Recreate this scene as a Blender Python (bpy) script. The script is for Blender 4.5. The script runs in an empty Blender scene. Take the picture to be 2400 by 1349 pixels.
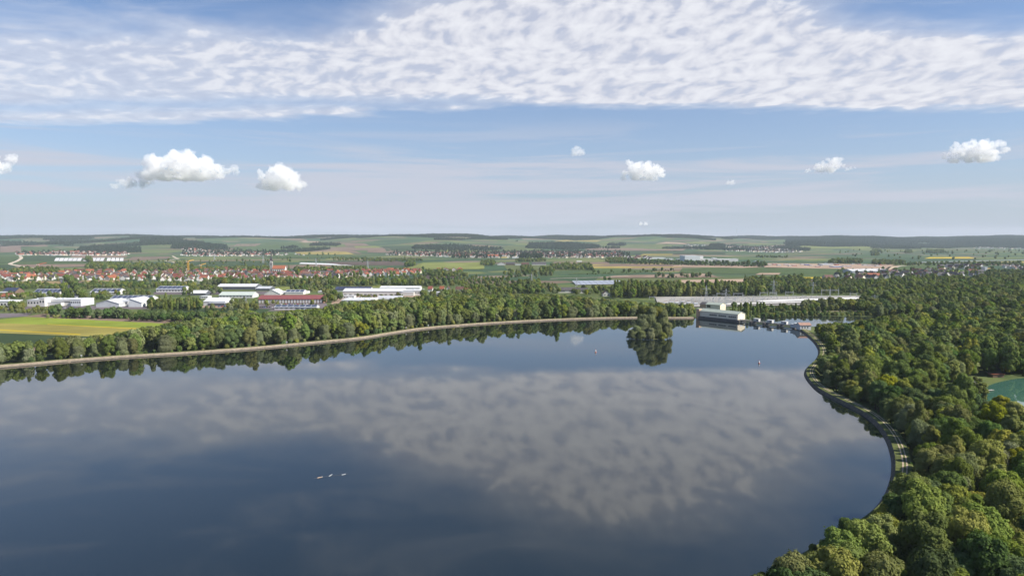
import bpy, bmesh, math, random
import numpy as np
from mathutils import Vector, Matrix

random.seed(7)
RNG = np.random.default_rng(11)
SC = bpy.context.scene
COL = SC.collection

# ------------------------------------------------------------------ camera
F, CX, CY, HR = 1600.0, 1200.0, 674.5, 562.0      # focal length, centre and horizon row in photo pixels
HC = 90.0                                          # camera height above the lake
PITCH = math.atan((CY - HR) / F)
cam_data = bpy.data.cameras.new('camera')
cam_data.sensor_width = 36.0
cam_data.lens = 36.0 * F / 2400.0
cam_data.clip_start = 1.0
cam_data.clip_end = 60000.0
cam = bpy.data.objects.new('camera', cam_data)
cam.location = (0, 0, HC)
cam.rotation_euler = (math.radians(90) - PITCH, 0, 0)
COL.objects.link(cam)
SC.camera = cam

# ------------------------------------------------------------------ light
SUN_EL, SUN_AZ = math.radians(41), math.radians(-17)   # azimuth from +X, negative = behind the camera
SUNV = Vector((math.cos(SUN_EL) * math.cos(SUN_AZ), math.cos(SUN_EL) * math.sin(SUN_AZ), math.sin(SUN_EL)))
sl = bpy.data.lights.new('sun', 'SUN')
sl.energy = 5.0
sl.angle = math.radians(0.5)
sl.color = (1.0, 0.93, 0.82)
so = bpy.data.objects.new('sun', sl)
so.rotation_euler = SUNV.to_track_quat('Z', 'Y').to_euler()
so.location = (0, 0, 400)
COL.objects.link(so)

SC.view_settings.view_transform = 'Standard'
SC.view_settings.look = 'None'
SC.view_settings.exposure = 0.72
SC.view_settings.gamma = 1.0
SC.view_settings.use_curve_mapping = False
SC.cycles.max_bounces = 12
SC.cycles.diffuse_bounces = 3
SC.cycles.glossy_bounces = 3
SC.cycles.transmission_bounces = 3
SC.cycles.volume_bounces = 10
SC.cycles.transparent_max_bounces = 8
SC.cycles.use_denoising = True


# ------------------------------------------------------------------ node helpers
class NT:
    """Tiny expression builder on a node tree."""
    def __init__(self, tree):
        self.t = tree
        self.t.nodes.clear()

    def n(self, typ, **kw):
        nd = self.t.nodes.new(typ)
        for k, v in kw.items():
            setattr(nd, k, v)
        return nd

    def put(self, sock, v):
        if isinstance(v, bpy.types.NodeSocket):
            self.t.links.new(v, sock)
        elif isinstance(v, (tuple, list)) and len(v) == 3 and sock.type == 'RGBA':
            sock.default_value = (*v, 1.0)
        else:
            sock.default_value = v

    def m(self, op, a, b=0.0, c=0.0, clamp=False):
        nd = self.n('ShaderNodeMath', operation=op, use_clamp=clamp)
        for i, v in enumerate((a, b, c)):
            self.put(nd.inputs[i], v)
        return nd.outputs[0]

    def add(self, a, b): return self.m('ADD', a, b)
    def sub(self, a, b): return self.m('SUBTRACT', a, b)
    def mul(self, a, b): return self.m('MULTIPLY', a, b)
    def div(self, a, b): return self.m('DIVIDE', a, b)

    def ss(self, x, e0, e1, o0=0.0, o1=1.0):
        nd = self.n('ShaderNodeMapRange', interpolation_type='SMOOTHSTEP')
        for i, v in enumerate((x, e0, e1, o0, o1)):
            self.put(nd.inputs[i], v)
        return nd.outputs[0]

    def lin(self, x, e0, e1, o0=0.0, o1=1.0):
        nd = self.n('ShaderNodeMapRange', clamp=True)
        for i, v in enumerate((x, e0, e1, o0, o1)):
            self.put(nd.inputs[i], v)
        return nd.outputs[0]

    def xyz(self, v):
        nd = self.n('ShaderNodeSeparateXYZ')
        self.put(nd.inputs[0], v)
        return nd.outputs

    def vec(self, x, y, z=0.0):
        nd = self.n('ShaderNodeCombineXYZ')
        for i, v in enumerate((x, y, z)):
            self.put(nd.inputs[i], v)
        return nd.outputs[0]

    def noise(self, v, scale=1.0, detail=3.0, rough=0.5, dist=0.0, color=False):
        nd = self.n('ShaderNodeTexNoise')
        if v is not None:
            self.put(nd.inputs['Vector'], v)
        nd.inputs['Scale'].default_value = scale
        nd.inputs['Detail'].default_value = detail
        nd.inputs['Roughness'].default_value = rough
        nd.inputs['Distortion'].default_value = dist
        return nd.outputs['Color' if color else 'Fac']

    def mix(self, f, a, b, mode='MIX'):
        nd = self.n('ShaderNodeMix', data_type='RGBA', blend_type=mode)
        self.put(nd.inputs['Factor'], f)
        self.put(nd.inputs['A'], a)
        self.put(nd.inputs['B'], b)
        return nd.outputs['Result']

    def ramp(self, f, stops, interp='LINEAR'):
        nd = self.n('ShaderNodeValToRGB')
        nd.color_ramp.interpolation = interp
        el = nd.color_ramp.elements
        while len(el) > 1:
            el.remove(el[-1])
        for i, (p, c) in enumerate(stops):
            e = el[0] if i == 0 else el.new(p)
            e.position = p
            e.color = (*c, 1.0)
        self.put(nd.inputs[0], f)
        return nd.outputs[0]


# ------------------------------------------------------------------ world: sky with high cloud sheets
world = bpy.data.worlds.new('World')
SC.world = world
world.use_nodes = True
world.cycles.sampling_method = 'MANUAL'
world.cycles.sample_map_resolution = 512
W = NT(world.node_tree)
sky = W.n('ShaderNodeTexSky', sky_type='NISHITA')
sky.sun_disc = False
sky.sun_elevation = SUN_EL
sky.sun_rotation = math.atan2(SUNV.x, SUNV.y)
sky.altitude = 400.0
sky.air_density = 1.0
sky.dust_density = 0.7
sky.ozone_density = 2.0
tc = W.n('ShaderNodeTexCoord')
dx, dy, dz = W.xyz(tc.outputs['Generated'])
zc = W.m('MAXIMUM', dz, 0.012)
px_, py_ = W.div(dx, zc), W.div(dy, zc)            # where the ray meets a cloud deck of height 1
P = W.vec(px_, py_, 0.0)
wob = W.noise(P, 0.55, 3.0, 0.55)
wob2 = W.noise(W.vec(px_, py_, 7.3), 1.7, 3.0, 0.6)
warp = W.add(W.mul(W.sub(wob, 0.5), 1.3), W.mul(W.sub(wob2, 0.5), 0.7))
# the altocumulus bank: a far edge that is sharp and a near edge that frays towards the zenith
far_edge = W.add(5.22, W.add(W.mul(W.m('MULTIPLY', px_, px_), 0.010), W.ss(px_, 0.4, -2.6, 0.0, 0.55)))
farm = W.ss(W.sub(py_, W.add(far_edge, W.mul(W.sub(wob2, 0.5), 0.9))), -0.22, 0.20, 1.0, 0.0)
bul = W.sub(px_, 0.45)
bulge = W.m('POWER', 2.718, W.mul(W.mul(bul, bul), -1.1))
near_edge = W.sub(3.25, W.mul(bulge, 1.0))
nearm = W.ss(W.add(W.sub(py_, near_edge), warp), -0.30, 0.40)
rift = W.add(W.sub(py_, 5.02), W.add(W.mul(px_, 0.06), W.mul(W.sub(wob2, 0.5), 0.5)))
rift = W.mul(W.m('POWER', 2.718, W.mul(W.mul(rift, rift), -22.0)), W.ss(px_, 0.5, -0.6))
bank = W.mul(W.mul(farm, nearm), W.sub(1.0, W.mul(rift, 0.55)))
thin_left = W.ss(W.add(px_, W.mul(W.sub(wob, 0.5), 2.0)), -2.6, -0.3, 0.0, 1.0)
# billows: soft cells in slanting rows
jr, jg, jb = W.xyz(W.noise(W.vec(px_, py_, 2.0), 1.9, 2.0, 0.5, 0.0, True))
jx = W.mul(W.sub(jr, 0.5), 0.20)
jy = W.mul(W.sub(jg, 0.5), 0.22)
az = W.m('ARCTAN2', dx, dy)
el = W.m('ARCSINE', dz)
lr = W.m('LOGARITHM', W.m('MAXIMUM', W.m('SQRT', W.add(W.mul(px_, px_), W.mul(py_, py_))), 0.05), 2.718)
cx_ = W.add(W.add(W.mul(az, 4.3), W.mul(lr, 0.55)), jx)
cy_ = W.add(W.mul(lr, 2.0), jy)
Pb = W.vec(cx_, cy_, 0.0)
cell = W.noise(Pb, 8.6, 1.0, 0.4, 0.0)
fine = W.noise(Pb, 21.0, 3.0, 0.6, 0.0)
cellf = W.add(W.add(W.mul(cell, 0.52), W.mul(fine, 0.26)), W.mul(wob2, 0.22))
cover = W.add(W.mul(bank, 0.62), W.mul(W.sub(thin_left, 1.0), 0.10))
dens = W.ss(W.add(cellf, cover), 0.78, 1.14)
veil = W.mul(bank, W.lin(thin_left, 0.0, 1.0, 0.76, 0.74))
cov = W.m('MAXIMUM', dens, veil)
cov = W.mul(cov, W.lin(thin_left, 0.0, 1.0, 0.86, 0.98))
shade = W.ss(cellf, 0.34, 0.66)
ccol = W.mix(shade, (5.15, 5.3, 6.1), (6.95, 7.05, 7.5))
# wisps of cirrus above and low streaks towards the horizon
wisp = W.noise(W.vec(W.add(W.mul(px_, 0.8), jx), W.add(W.mul(py_, 1.5), jy), 3.0), 1.5, 6.0, 0.62, 0.7)
wispc = W.mul(W.ss(wisp, 0.46, 0.80), W.ss(py_, 5.6, 4.2, 0.0, 0.45))
streak = W.noise(W.vec(W.mul(az, 1.7), W.mul(el, 26.0), 1.7), 1.6, 5.0, 0.6, 0.5)
big = W.noise(W.vec(W.mul(az, 1.1), W.mul(el, 9.0), 4.4), 1.3, 2.0, 0.5, 0.2)
low = W.ss(el, 0.185, 0.10)
strc = W.mul(W.ss(W.add(streak, W.mul(W.sub(big, 0.5), 0.9)), 0.40, 0.66), W.mul(low, 0.88))
base = W.mix(1.0, sky.outputs[0], (0.80, 0.93, 1.10), 'MULTIPLY')
hz = W.m('POWER', 2.718, W.mul(el, -7.0))          # pale air low down
base = W.mix(W.mul(hz, 0.97), base, (3.95, 4.30, 5.15))
col = W.mix(wispc, base, (5.3, 5.65, 6.6))
col = W.mix(strc, col, (4.8, 5.0, 5.8))
col = W.mix(cov, col, ccol)
bg = W.n('ShaderNodeBackground')
bg.inputs['Strength'].default_value = 0.075
W.put(bg.inputs['Color'], col)
wo = W.n('ShaderNodeOutputWorld')
W.put(wo.inputs['Surface'], bg.outputs[0])


# ------------------------------------------------------------------ places
def ray(px, py):
    a, b = (px - CX) / F, (CY - py) / F
    return Vector((a, math.cos(PITCH) + b * math.sin(PITCH), -math.sin(PITCH) + b * math.cos(PITCH)))


GZ = -1.5      # valley floor, a little under the lake level (0)


def gp(px, py, z=GZ):
    """the place on the level z that shows at a photo pixel"""
    d = ray(px, py)
    t = (z - HC) / d.z
    return Vector((d.x * t, d.y * t, z))


def sm(e0, e1, x):
    t = np.clip((x - e0) / (e1 - e0), 0, 1)
    return t * t * (3 - 2 * t)


def hill_start(x):
    return 4650 - 750 * np.exp(-((x + 900) / 1000) ** 2) + 1500 * sm(1300, 3600, x) + 260 * np.sin(x / 800 + 1.0) + 170 * np.sin(x / 390 + 0.4) - 350 * sm(-1500, -3500, x)


def T(x, y):
    """height of the land"""
    x = np.asarray(x, float)
    y = np.asarray(y, float)
    s = hill_start(x)
    a = 121 * sm(s, s + 4100, y)
    u = sm(s, s + 1300, y)
    n = 15 * np.sin(x / 560 + y / 830 + 0.3) + 10 * np.sin(x / 330 - y / 450 + 2) + 7 * np.sin(x / 197 + y / 260) + 4 * np.sin(x / 101 - y / 170 + 1)
    return GZ + a + u * n * 0.8


def Tz(x, y):
    return float(T(x, y))


def hit(px, py):
    """the place on the land that shows at a photo pixel"""
    d = ray(px, py)
    t0, t = 200.0, 200.0
    while t < 13000:
        if HC + d.z * t < Tz(d.x * t, d.y * t):
            lo, hi = t0, t
            for _ in range(24):
                mid = (lo + hi) / 2
                if HC + d.z * mid < Tz(d.x * mid, d.y * mid):
                    hi = mid
                else:
                    lo = mid
            return Vector((d.x * hi, d.y * hi, Tz(d.x * hi, d.y * hi)))
        t0 = t
        t += 25
    return Vector((d.x * t, d.y * t, Tz(d.x * t, d.y * t)))


def inpoly(pts, poly):
    x, y = pts[:, 0], pts[:, 1]
    r = np.zeros(len(pts), bool)
    n = len(poly)
    j = n - 1
    for i in range(n):
        xi, yi, xj, yj = poly[i][0], poly[i][1], poly[j][0], poly[j][1]
        c = ((yi > y) != (yj > y)) & (x < (xj - xi) * (y - yi) / ((yj - yi) or 1e-9) + xi)
        r ^= c
        j = i
    return r


def scatter(poly, s, jit=0.42):
    """jittered points inside a polygon of places"""
    p = np.array([(v[0], v[1]) for v in poly])
    lo, hi = p.min(0), p.max(0)
    gx, gy = np.meshgrid(np.arange(lo[0], hi[0] + s, s), np.arange(lo[1], hi[1] + s, s))
    gx = gx + (np.arange(gx.shape[0]) % 2)[:, None] * s / 2
    q = np.stack([gx.ravel(), gy.ravel()], 1)
    q += RNG.uniform(-jit, jit, q.shape) * s
    return q[inpoly(q, p)]


# ------------------------------------------------------------------ object helpers
def tag(o, label=None, cat=None, group=None, kind=None):
    if label: o['label'] = label
    if cat: o['category'] = cat
    if group: o['group'] = group
    if kind: o['kind'] = kind
    return o


def link(name, mesh, mat=None, parent=None):
    o = bpy.data.objects.new(name, mesh)
    COL.objects.link(o)
    if parent is not None:
        o.parent = parent
    if mat is not None and mesh is not None and not mesh.materials:
        for q in (mat if isinstance(mat, (list, tuple)) else [mat]):
            mesh.materials.append(q)
    return o


def empty(name, loc, rz=0.0):
    o = bpy.data.objects.new(name, None)
    o.location = loc
    o.rotation_euler = (0, 0, rz)
    o.empty_display_size = 1.0
    COL.objects.link(o)
    return o


def mesh_np(name, v, f, smooth=False, mi=None):
    """mesh from numpy arrays: v (n,3), f (m,k) with all faces of k corners"""
    me = bpy.data.meshes.new(name)
    v = np.ascontiguousarray(v, np.float32)
    f = np.ascontiguousarray(f, np.int32)
    me.vertices.add(len(v))
    me.vertices.foreach_set('co', v.ravel())
    me.loops.add(f.size)
    me.loops.foreach_set('vertex_index', f.ravel())
    me.polygons.add(len(f))
    me.polygons.foreach_set('loop_start', np.arange(0, f.size, f.shape[1], dtype=np.int32))
    if mi is not None:
        me.polygons.foreach_set('material_index', np.ascontiguousarray(mi, np.int32))
    me.polygons.foreach_set('use_smooth', np.full(len(f), smooth))
    me.update(calc_edges=True)
    return me


class MB:
    """collects boxes, bars and prisms into one mesh"""
    def __init__(self):
        self.v, self.f, self.mi, self.m = [], [], [], 0

    def poly(self, pts, faces):
        b = len(self.v)
        self.v += [tuple(p) for p in pts]
        self.f += [tuple(b + i for i in q) for q in faces]
        self.mi += [self.m] * len(faces)
        return self

    def box(self, x0, x1, y0, y1, z0, z1):
        p = [(x0, y0, z0), (x1, y0, z0), (x1, y1, z0), (x0, y1, z0), (x0, y0, z1), (x1, y0, z1), (x1, y1, z1), (x0, y1, z1)]
        return self.poly(p, [(0, 3, 2, 1), (4, 5, 6, 7), (0, 1, 5, 4), (1, 2, 6, 5), (2, 3, 7, 6), (3, 0, 4, 7)])

    def bar(self, a, b, r, r2=None, k=4):
        a, b = Vector(a), Vector(b)
        r2 = r if r2 is None else r2
        q = (b - a).to_track_quat('Z', 'Y')
        p = []
        for c, rr in ((a, r), (b, r2)):
            for i in range(k):
                t = 2 * math.pi * (i + .5) / k
                p.append(c + q @ Vector((rr * math.cos(t), rr * math.sin(t), 0)))
        fs = [(i, (i + 1) % k, k + (i + 1) % k, k + i) for i in range(k)]
        fs += [tuple(range(k - 1, -1, -1)), tuple(range(k, 2 * k))]
        return self.poly(p, fs)

    def prism(self, prof, axis, a0, a1):
        """extrude a profile (list of (s,z)) along 'x' or 'y' from a0 to a1"""
        n = len(prof)
        p = []
        for a in (a0, a1):
            for s, z in prof:
                p.append((a, s, z) if axis == 'x' else (s, a, z))
        fs = [(i, (i + 1) % n, n + (i + 1) % n, n + i) for i in range(n)]
        fs += [tuple(range(n - 1, -1, -1)), tuple(range(n, 2 * n))]
        return self.poly(p, fs)

    def mesh(self, name):
        me = bpy.data.meshes.new(name)
        me.from_pydata(self.v, [], self.f)
        if any(self.mi):
            me.polygons.foreach_set('material_index', self.mi)
        bm = bmesh.new()
        bm.from_mesh(me)
        bmesh.ops.recalc_face_normals(bm, faces=bm.faces)
        bm.to_mesh(me)
        bm.free()
        return me

    def build(self, name, mat, parent=None):
        return link(name, self.mesh(name), mat, parent)


# ------------------------------------------------------------------ materials
MATS = {}


def mat(name, color, rough=0.7, spec=0.3, var=0.0, vscale=0.5, metal=0.0, objvar=0.0):
    if name in MATS:
        return MATS[name]
    m = bpy.data.materials.new(name)
    m.use_nodes = True
    t = NT(m.node_tree)
    b = t.n('ShaderNodeBsdfPrincipled')
    c = color
    if var:
        g = t.n('ShaderNodeNewGeometry')
        nz = t.noise(g.outputs['Position'], vscale, 5.0, 0.6)
        c = t.mix(t.lin(nz, 0.3, 0.7), tuple(k * (1 - var) for k in color), tuple(min(1, k * (1 + var)) for k in color))
    if objvar:
        oi = t.n('ShaderNodeObjectInfo')
        hs = t.n('ShaderNodeHueSaturation')
        t.put(hs.inputs['Color'], c)
        t.put(hs.inputs['Value'], t.lin(oi.outputs['Random'], 0, 1, 1 - objvar, 1 + objvar))
        c = hs.outputs[0]
    t.put(b.inputs['Base Color'], c)
    b.inputs['Roughness'].default_value = rough
    b.inputs['Specular IOR Level'].default_value = spec
    b.inputs['Metallic'].default_value = metal
    o = t.n('ShaderNodeOutputMaterial')
    t.put(o.inputs['Surface'], b.outputs[0])
    MATS[name] = m
    return m


def leaf_mat(name, color, color2, objv=0.25, trans=0.26):
    m = bpy.data.materials.new(name)
    m.use_nodes = True
    t = NT(m.node_tree)
    oi = t.n('ShaderNodeObjectInfo')
    g = t.n('ShaderNodeNewGeometry')
    nz = t.noise(g.outputs['Position'], 0.35, 3.0, 0.6)
    c = t.mix(t.lin(nz, 0.3, 0.72), color, color2)
    hs = t.n('ShaderNodeHueSaturation')
    t.put(hs.inputs['Color'], c)
    r = oi.outputs['Random']
    r2 = t.m('FRACT', t.mul(r, 37.31))
    r3 = t.m('FRACT', t.mul(r, 91.7))
    t.put(hs.inputs['Hue'], t.lin(r2, 0, 1, 0.485, 0.52))
    t.put(hs.inputs['Saturation'], t.lin(r3, 0, 1, 0.78, 1.06))
    t.put(hs.inputs['Value'], t.lin(r, 0, 1, 1 - 1.35 * objv, 1 + objv))
    d = t.n('ShaderNodeBsdfDiffuse')
    t.put(d.inputs['Color'], hs.outputs[0])
    tr = t.n('ShaderNodeBsdfTranslucent')
    tcx = t.mix(1.0, hs.outputs[0], (1.15, 1.25, 0.6), 'MULTIPLY')
    t.put(tr.inputs['Color'], tcx)
    mx = t.n('ShaderNodeMixShader')
    mx.inputs[0].default_value = trans
    t.put(mx.inputs[1], d.outputs[0])
    t.put(mx.inputs[2], tr.outputs[0])
    o = t.n('ShaderNodeOutputMaterial')
    t.put(o.inputs['Surface'], mx.outputs[0])
    return m


def water_mat(name, color, rough, ripple, color2=None, ior=1.45):
    m = bpy.data.materials.new(name)
    m.use_nodes = True
    t = NT(m.node_tree)
    g = t.n('ShaderNodeNewGeometry')
    pos = g.outputs['Position']
    b = t.n('ShaderNodeBsdfPrincipled')
    patch = t.noise(pos, 0.008, 4.0, 0.6, 0.6)
    c = color
    if color2:
        c = t.mix(t.ss(t.noise(pos, 0.004, 3.0, 0.5), 0.35, 0.65), color, color2)
    t.put(b.inputs['Base Color'], c)
    t.put(b.inputs['Roughness'], t.lin(patch, 0.35, 0.7, rough * 0.5, rough * 1.5))
    b.inputs['IOR'].default_value = ior
    b.inputs['Specular IOR Level'].default_value = 0.5
    n1 = t.noise(pos, 0.5, 4.0, 0.55, 0.3)
    n2 = t.noise(pos, 2.2, 2.0, 0.5)
    hgt = t.add(t.mul(n1, 0.7), t.mul(n2, 0.28))
    bp = t.n('ShaderNodeBump')
    t.put(bp.inputs['Strength'], t.lin(patch, 0.38, 0.72, ripple * 0.35, ripple))
    bp.inputs['Distance'].default_value = 0.1
    t.put(bp.inputs['Height'], hgt)
    t.put(b.inputs['Normal'], bp.outputs[0])
    o = t.n('ShaderNodeOutputMaterial')
    t.put(o.inputs['Surface'], b.outputs[0])
    return m
# ------------------------------------------------------------------ ground
def ground_material():
    m = bpy.data.materials.new('ground')
    m.use_nodes = True
    t = NT(m.node_tree)
    g = t.n('ShaderNodeNewGeometry')
    pos = g.outputs['Position']
    x, y, z = t.xyz(pos)
    wx = t.add(x, t.mul(t.sub(t.noise(pos, 0.0012, 2.0), 0.5), 260.0))
    wy = t.add(y, t.mul(t.sub(t.noise(t.vec(x, y, 40.0), 0.0012, 2.0), 0.5), 260.0))
    rx = t.add(t.mul(wx, 0.93), t.mul(wy, 0.37))
    ry = t.sub(t.mul(wy, 0.93), t.mul(wx, 0.37))
    vo = t.n('ShaderNodeTexVoronoi', feature='F1', distance='MANHATTAN')
    t.put(vo.inputs['Vector'], t.vec(t.div(rx, 330.0), t.div(ry, 150.0), 0.0))
    vo.inputs['Scale'].default_value = 1.0
    vo.inputs['Randomness'].default_value = 0.75
    r, gg, b = t.xyz(vo.outputs['Color'])
    crop = t.ramp(r, [(0.0, (0.041, 0.074, 0.037)), (0.2, (0.063, 0.100, 0.041)), (0.38, (0.096, 0.130, 0.044)),
                      (0.52, (0.044, 0.085, 0.041)), (0.66, (0.141, 0.155, 0.056)), (0.76, (0.148, 0.111, 0.078)),
                      (0.85, (0.056, 0.089, 0.041)), (0.94, (0.192, 0.152, 0.111))], 'CONSTANT')
    rows = t.noise(t.vec(t.div(rx, 90.0), t.div(ry, 5.0), 0.0), 1.0, 3.0, 0.6)
    crop = t.mix(t.mul(t.ss(rows, 0.3, 0.7), 0.35), crop, t.mix(1.0, crop, (0.72, 0.74, 0.7), 'MULTIPLY'))
    mead = t.mix(t.ss(t.noise(pos, 0.03, 6.0, 0.65), 0.35, 0.65), (0.055, 0.085, 0.028), (0.11, 0.135, 0.045))
    mead = t.mix(t.mul(t.ss(t.noise(pos, 0.25, 4.0, 0.6), 0.5, 0.75), 0.5), mead, (0.12, 0.10, 0.055))
    far = t.ss(t.add(y, t.mul(t.noise(pos, 0.004, 2.0), 300.0)), 1480.0, 1600.0)
    c = t.mix(far, mead, crop)
    bs = t.n('ShaderNodeBsdfPrincipled')
    t.put(bs.inputs['Base Color'], c)
    bs.inputs['Roughness'].default_value = 0.95
    bs.inputs['Specular IOR Level'].default_value = 0.1
    o = t.n('ShaderNodeOutputMaterial')
    t.put(o.inputs['Surface'], bs.outputs[0])
    return m


xs = np.arange(-10080, 10081, 70.0)
ys = np.concatenate([np.arange(-700, 4000, 235.0), np.arange(4000, 12400, 65.0)])
gx, gy = np.meshgrid(xs, ys)
gv = np.stack([gx, gy, T(gx, gy)], -1).reshape(-1, 3)
nx, ny = len(xs), len(ys)
ii = (np.arange(ny - 1)[:, None] * nx + np.arange(nx - 1)[None]).ravel()
gf = np.stack([ii, ii + 1, ii + nx + 1, ii + nx], 1)
GM = ground_material()
tag(link('ground', mesh_np('ground', gv, gf, True), GM), 'wide green valley floor rising to far hills', 'ground', kind='structure')


# ------------------------------------------------------------------ shorelines
def smooth_line(pts, step):
    """Catmull-Rom through places, resampled evenly"""
    p = [Vector((a[0], a[1])) for a in pts]
    p = [2 * p[0] - p[1]] + p + [2 * p[-1] - p[-2]]
    out = []
    for i in range(1, len(p) - 2):
        for k in range(40):
            u = k / 40
            a, b, c, d = p[i - 1], p[i], p[i + 1], p[i + 2]
            out.append(0.5 * ((2 * b) + (c - a) * u + (2 * a - 5 * b + 4 * c - d) * u * u + (3 * b - a - 3 * c + d) * u ** 3))
    out.append(p[-2])
    res = [out[0]]
    acc = 0.0
    for a, b in zip(out, out[1:]):
        seg = (b - a).length
        while acc + seg >= step:
            f = (step - acc) / seg
            a = a.lerp(b, f)
            seg = (b - a).length
            res.append(a.copy())
            acc = 0.0
        acc += seg
    return np.array([(q.x, q.y) for q in res])


def normals2(line, side):
    d = np.gradient(line, axis=0)
    d /= np.linalg.norm(d, axis=1)[:, None]
    return np.stack([-d[:, 1], d[:, 0]], 1) * side


L_PX = [(0, 862), (150, 849), (300, 838), (450, 829), (600, 818), (740, 805), (850, 794), (930, 781), (1000, 771),
        (1100, 762.5), (1200, 756), (1300, 751), (1400, 747.5), (1500, 746), (1600, 746.5), (1640, 745.5)]
R_PX = [(1866, 770), (1886, 784), (1903, 800), (1914, 815), (1917, 829), (1910, 843), (1897, 855), (1887, 866), (1884, 878),
        (1891, 893), (1908, 911), (1940, 930), (1980, 950), (2020, 972), (2050, 997), (2073, 1030), (2086, 1068), (2088, 1105),
        (2078, 1145), (2058, 1180), (2028, 1208), (1985, 1236), (1930, 1268), (1870, 1303), (1800, 1345)]
left_pts = [(-1150, -300), (-1050, -60), (-850, 150), (-620, 318), (-470, 412)] + [tuple(gp(a, b, 0)[:2]) for a, b in L_PX]
right_pts = [tuple(gp(a, b, 0)[:2]) for a, b in R_PX] + [(44, 164), (14, 138), (-30, 98), (-70, 40), (-90, -60), (-100, -300)]
LEFT = smooth_line(left_pts, 6.0)       # walked from far off-frame to the power station: land lies to its left
RIGHT = smooth_line(right_pts, 4.0)     # walked from the weir towards the camera: land lies to its left as well
LN, RN = normals2(LEFT, 1), normals2(RIGHT, 1)


def strip(line, nrm, d0, z0, d1, z1, lo=0, hi=None, wob=0.0):
    hi = hi or len(line)
    a = line[lo:hi] + nrm[lo:hi] * d0
    wd = d1 + (RNG.normal(0, wob, hi - lo)[:, None] if wob else 0)
    b = line[lo:hi] + nrm[lo:hi] * wd
    n = hi - lo
    v = np.concatenate([np.c_[a, np.full(n, z0)], np.c_[b, np.full(n, z1)]])
    i = np.arange(n - 1)
    return v, np.stack([i, i + 1, n + i + 1, n + i], 1)


def strips(name, parts, material, label, cat='embankment'):
    vs, fs, o = [], [], 0
    for v, f in parts:
        vs.append(v)
        fs.append(f + o)
        o += len(v)
    me = mesh_np(name, np.concatenate(vs), np.concatenate(fs), True)
    ob = link(name, me, material)
    return tag(ob, label, cat, kind='structure')


concrete_l = mat('bank_concrete', (0.22, 0.18, 0.135), 0.9, 0.2, 0.35, 0.6)
concrete_r = mat('bank_concrete_shaded', (0.085, 0.078, 0.065), 0.9, 0.2, 0.4, 0.6)  # slope turned from the sun: its shade is put into a darker concrete colour
gravel_path = mat('gravel_path', (0.34, 0.28, 0.20), 0.95, 0.1, 0.35, 0.3)
tan_verge = mat('dry_verge', (0.25, 0.205, 0.11), 0.95, 0.1, 0.3, 0.25)
grass_l = mat('verge_grass', (0.115, 0.13, 0.045), 0.95, 0.1, 0.4, 0.3)
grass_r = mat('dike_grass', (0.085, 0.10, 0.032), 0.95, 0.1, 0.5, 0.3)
nL, nR = len(LEFT), len(RIGHT)
strips('embankment', [strip(LEFT, LN, -0.6, -0.35, 2.6, 1.45)], concrete_l, 'sloping brown concrete bank along the far lake shore')
strips('wet_stone_edge', [strip(LEFT, LN, -0.62, -0.34, 0.35, 0.345, wob=0.18)], mat('wet_stone', (0.06, 0.055, 0.045), 0.5, 0.4, 0.4, 0.5), 'dark wet stones at the waterline of the far bank')
strips('path', [strip(LEFT, LN, 2.6, 1.454, 4.3, 1.50, wob=0.16)], gravel_path, 'pale gravel path along the far lake shore', 'path')
strips('grass_verge', [strip(LEFT, LN, 4.1, 1.48, 8.0, 1.4), strip(LEFT, LN, 8.0, 1.4, 13.0, GZ - 0.1)], grass_l, 'dry grass verge between lake path and trees', 'grass')
strips('embankment', [strip(RIGHT, RN, -0.5, -0.6, 1.5, 1.65)], concrete_r, 'steep bank, colour darkened as shade, on the curving dike beside the forest')
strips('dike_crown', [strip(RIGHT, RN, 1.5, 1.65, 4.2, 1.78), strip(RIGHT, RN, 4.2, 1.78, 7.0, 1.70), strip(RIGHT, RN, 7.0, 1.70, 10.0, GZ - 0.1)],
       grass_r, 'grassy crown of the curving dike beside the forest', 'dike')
strips('path', [strip(RIGHT, RN, 3.75, 1.79, 4.25, 1.80, wob=0.1), strip(RIGHT, RN, 5.1, 1.80, 5.6, 1.79, wob=0.1)], gravel_path,
       'two pale wheel tracks on the curving dike', 'path')


def fill(name, pts, z, material, label, cat, kind='structure'):
    from mathutils.geometry import tessellate_polygon
    p3 = [Vector((a[0], a[1], 0)) for a in pts]
    tri = tessellate_polygon([p3])
    v = np.array([(a[0], a[1], z) for a in pts])
    f = np.array([tuple(t) for t in tri])
    a, b, c = v[f[:, 0]], v[f[:, 1]], v[f[:, 2]]
    flip = np.cross(b - a, c - a)[:, 2] < 0
    f[flip] = f[flip][:, ::-1]
    return tag(link(name, mesh_np(name, v, f), material), label, cat, kind=kind)


LAKE = water_mat('lake_water', (0.0060, 0.0105, 0.0100), 0.03, 0.042, (0.0085, 0.0120, 0.0080), 1.78)
lake_pts = [tuple(a) for a in (LEFT + LN * 0.4)] + [tuple(a) for a in (RIGHT + RN * 0.3)]
fill('lake', lake_pts, 0.0, LAKE, 'calm reservoir mirroring the banded clouds', 'lake')

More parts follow.
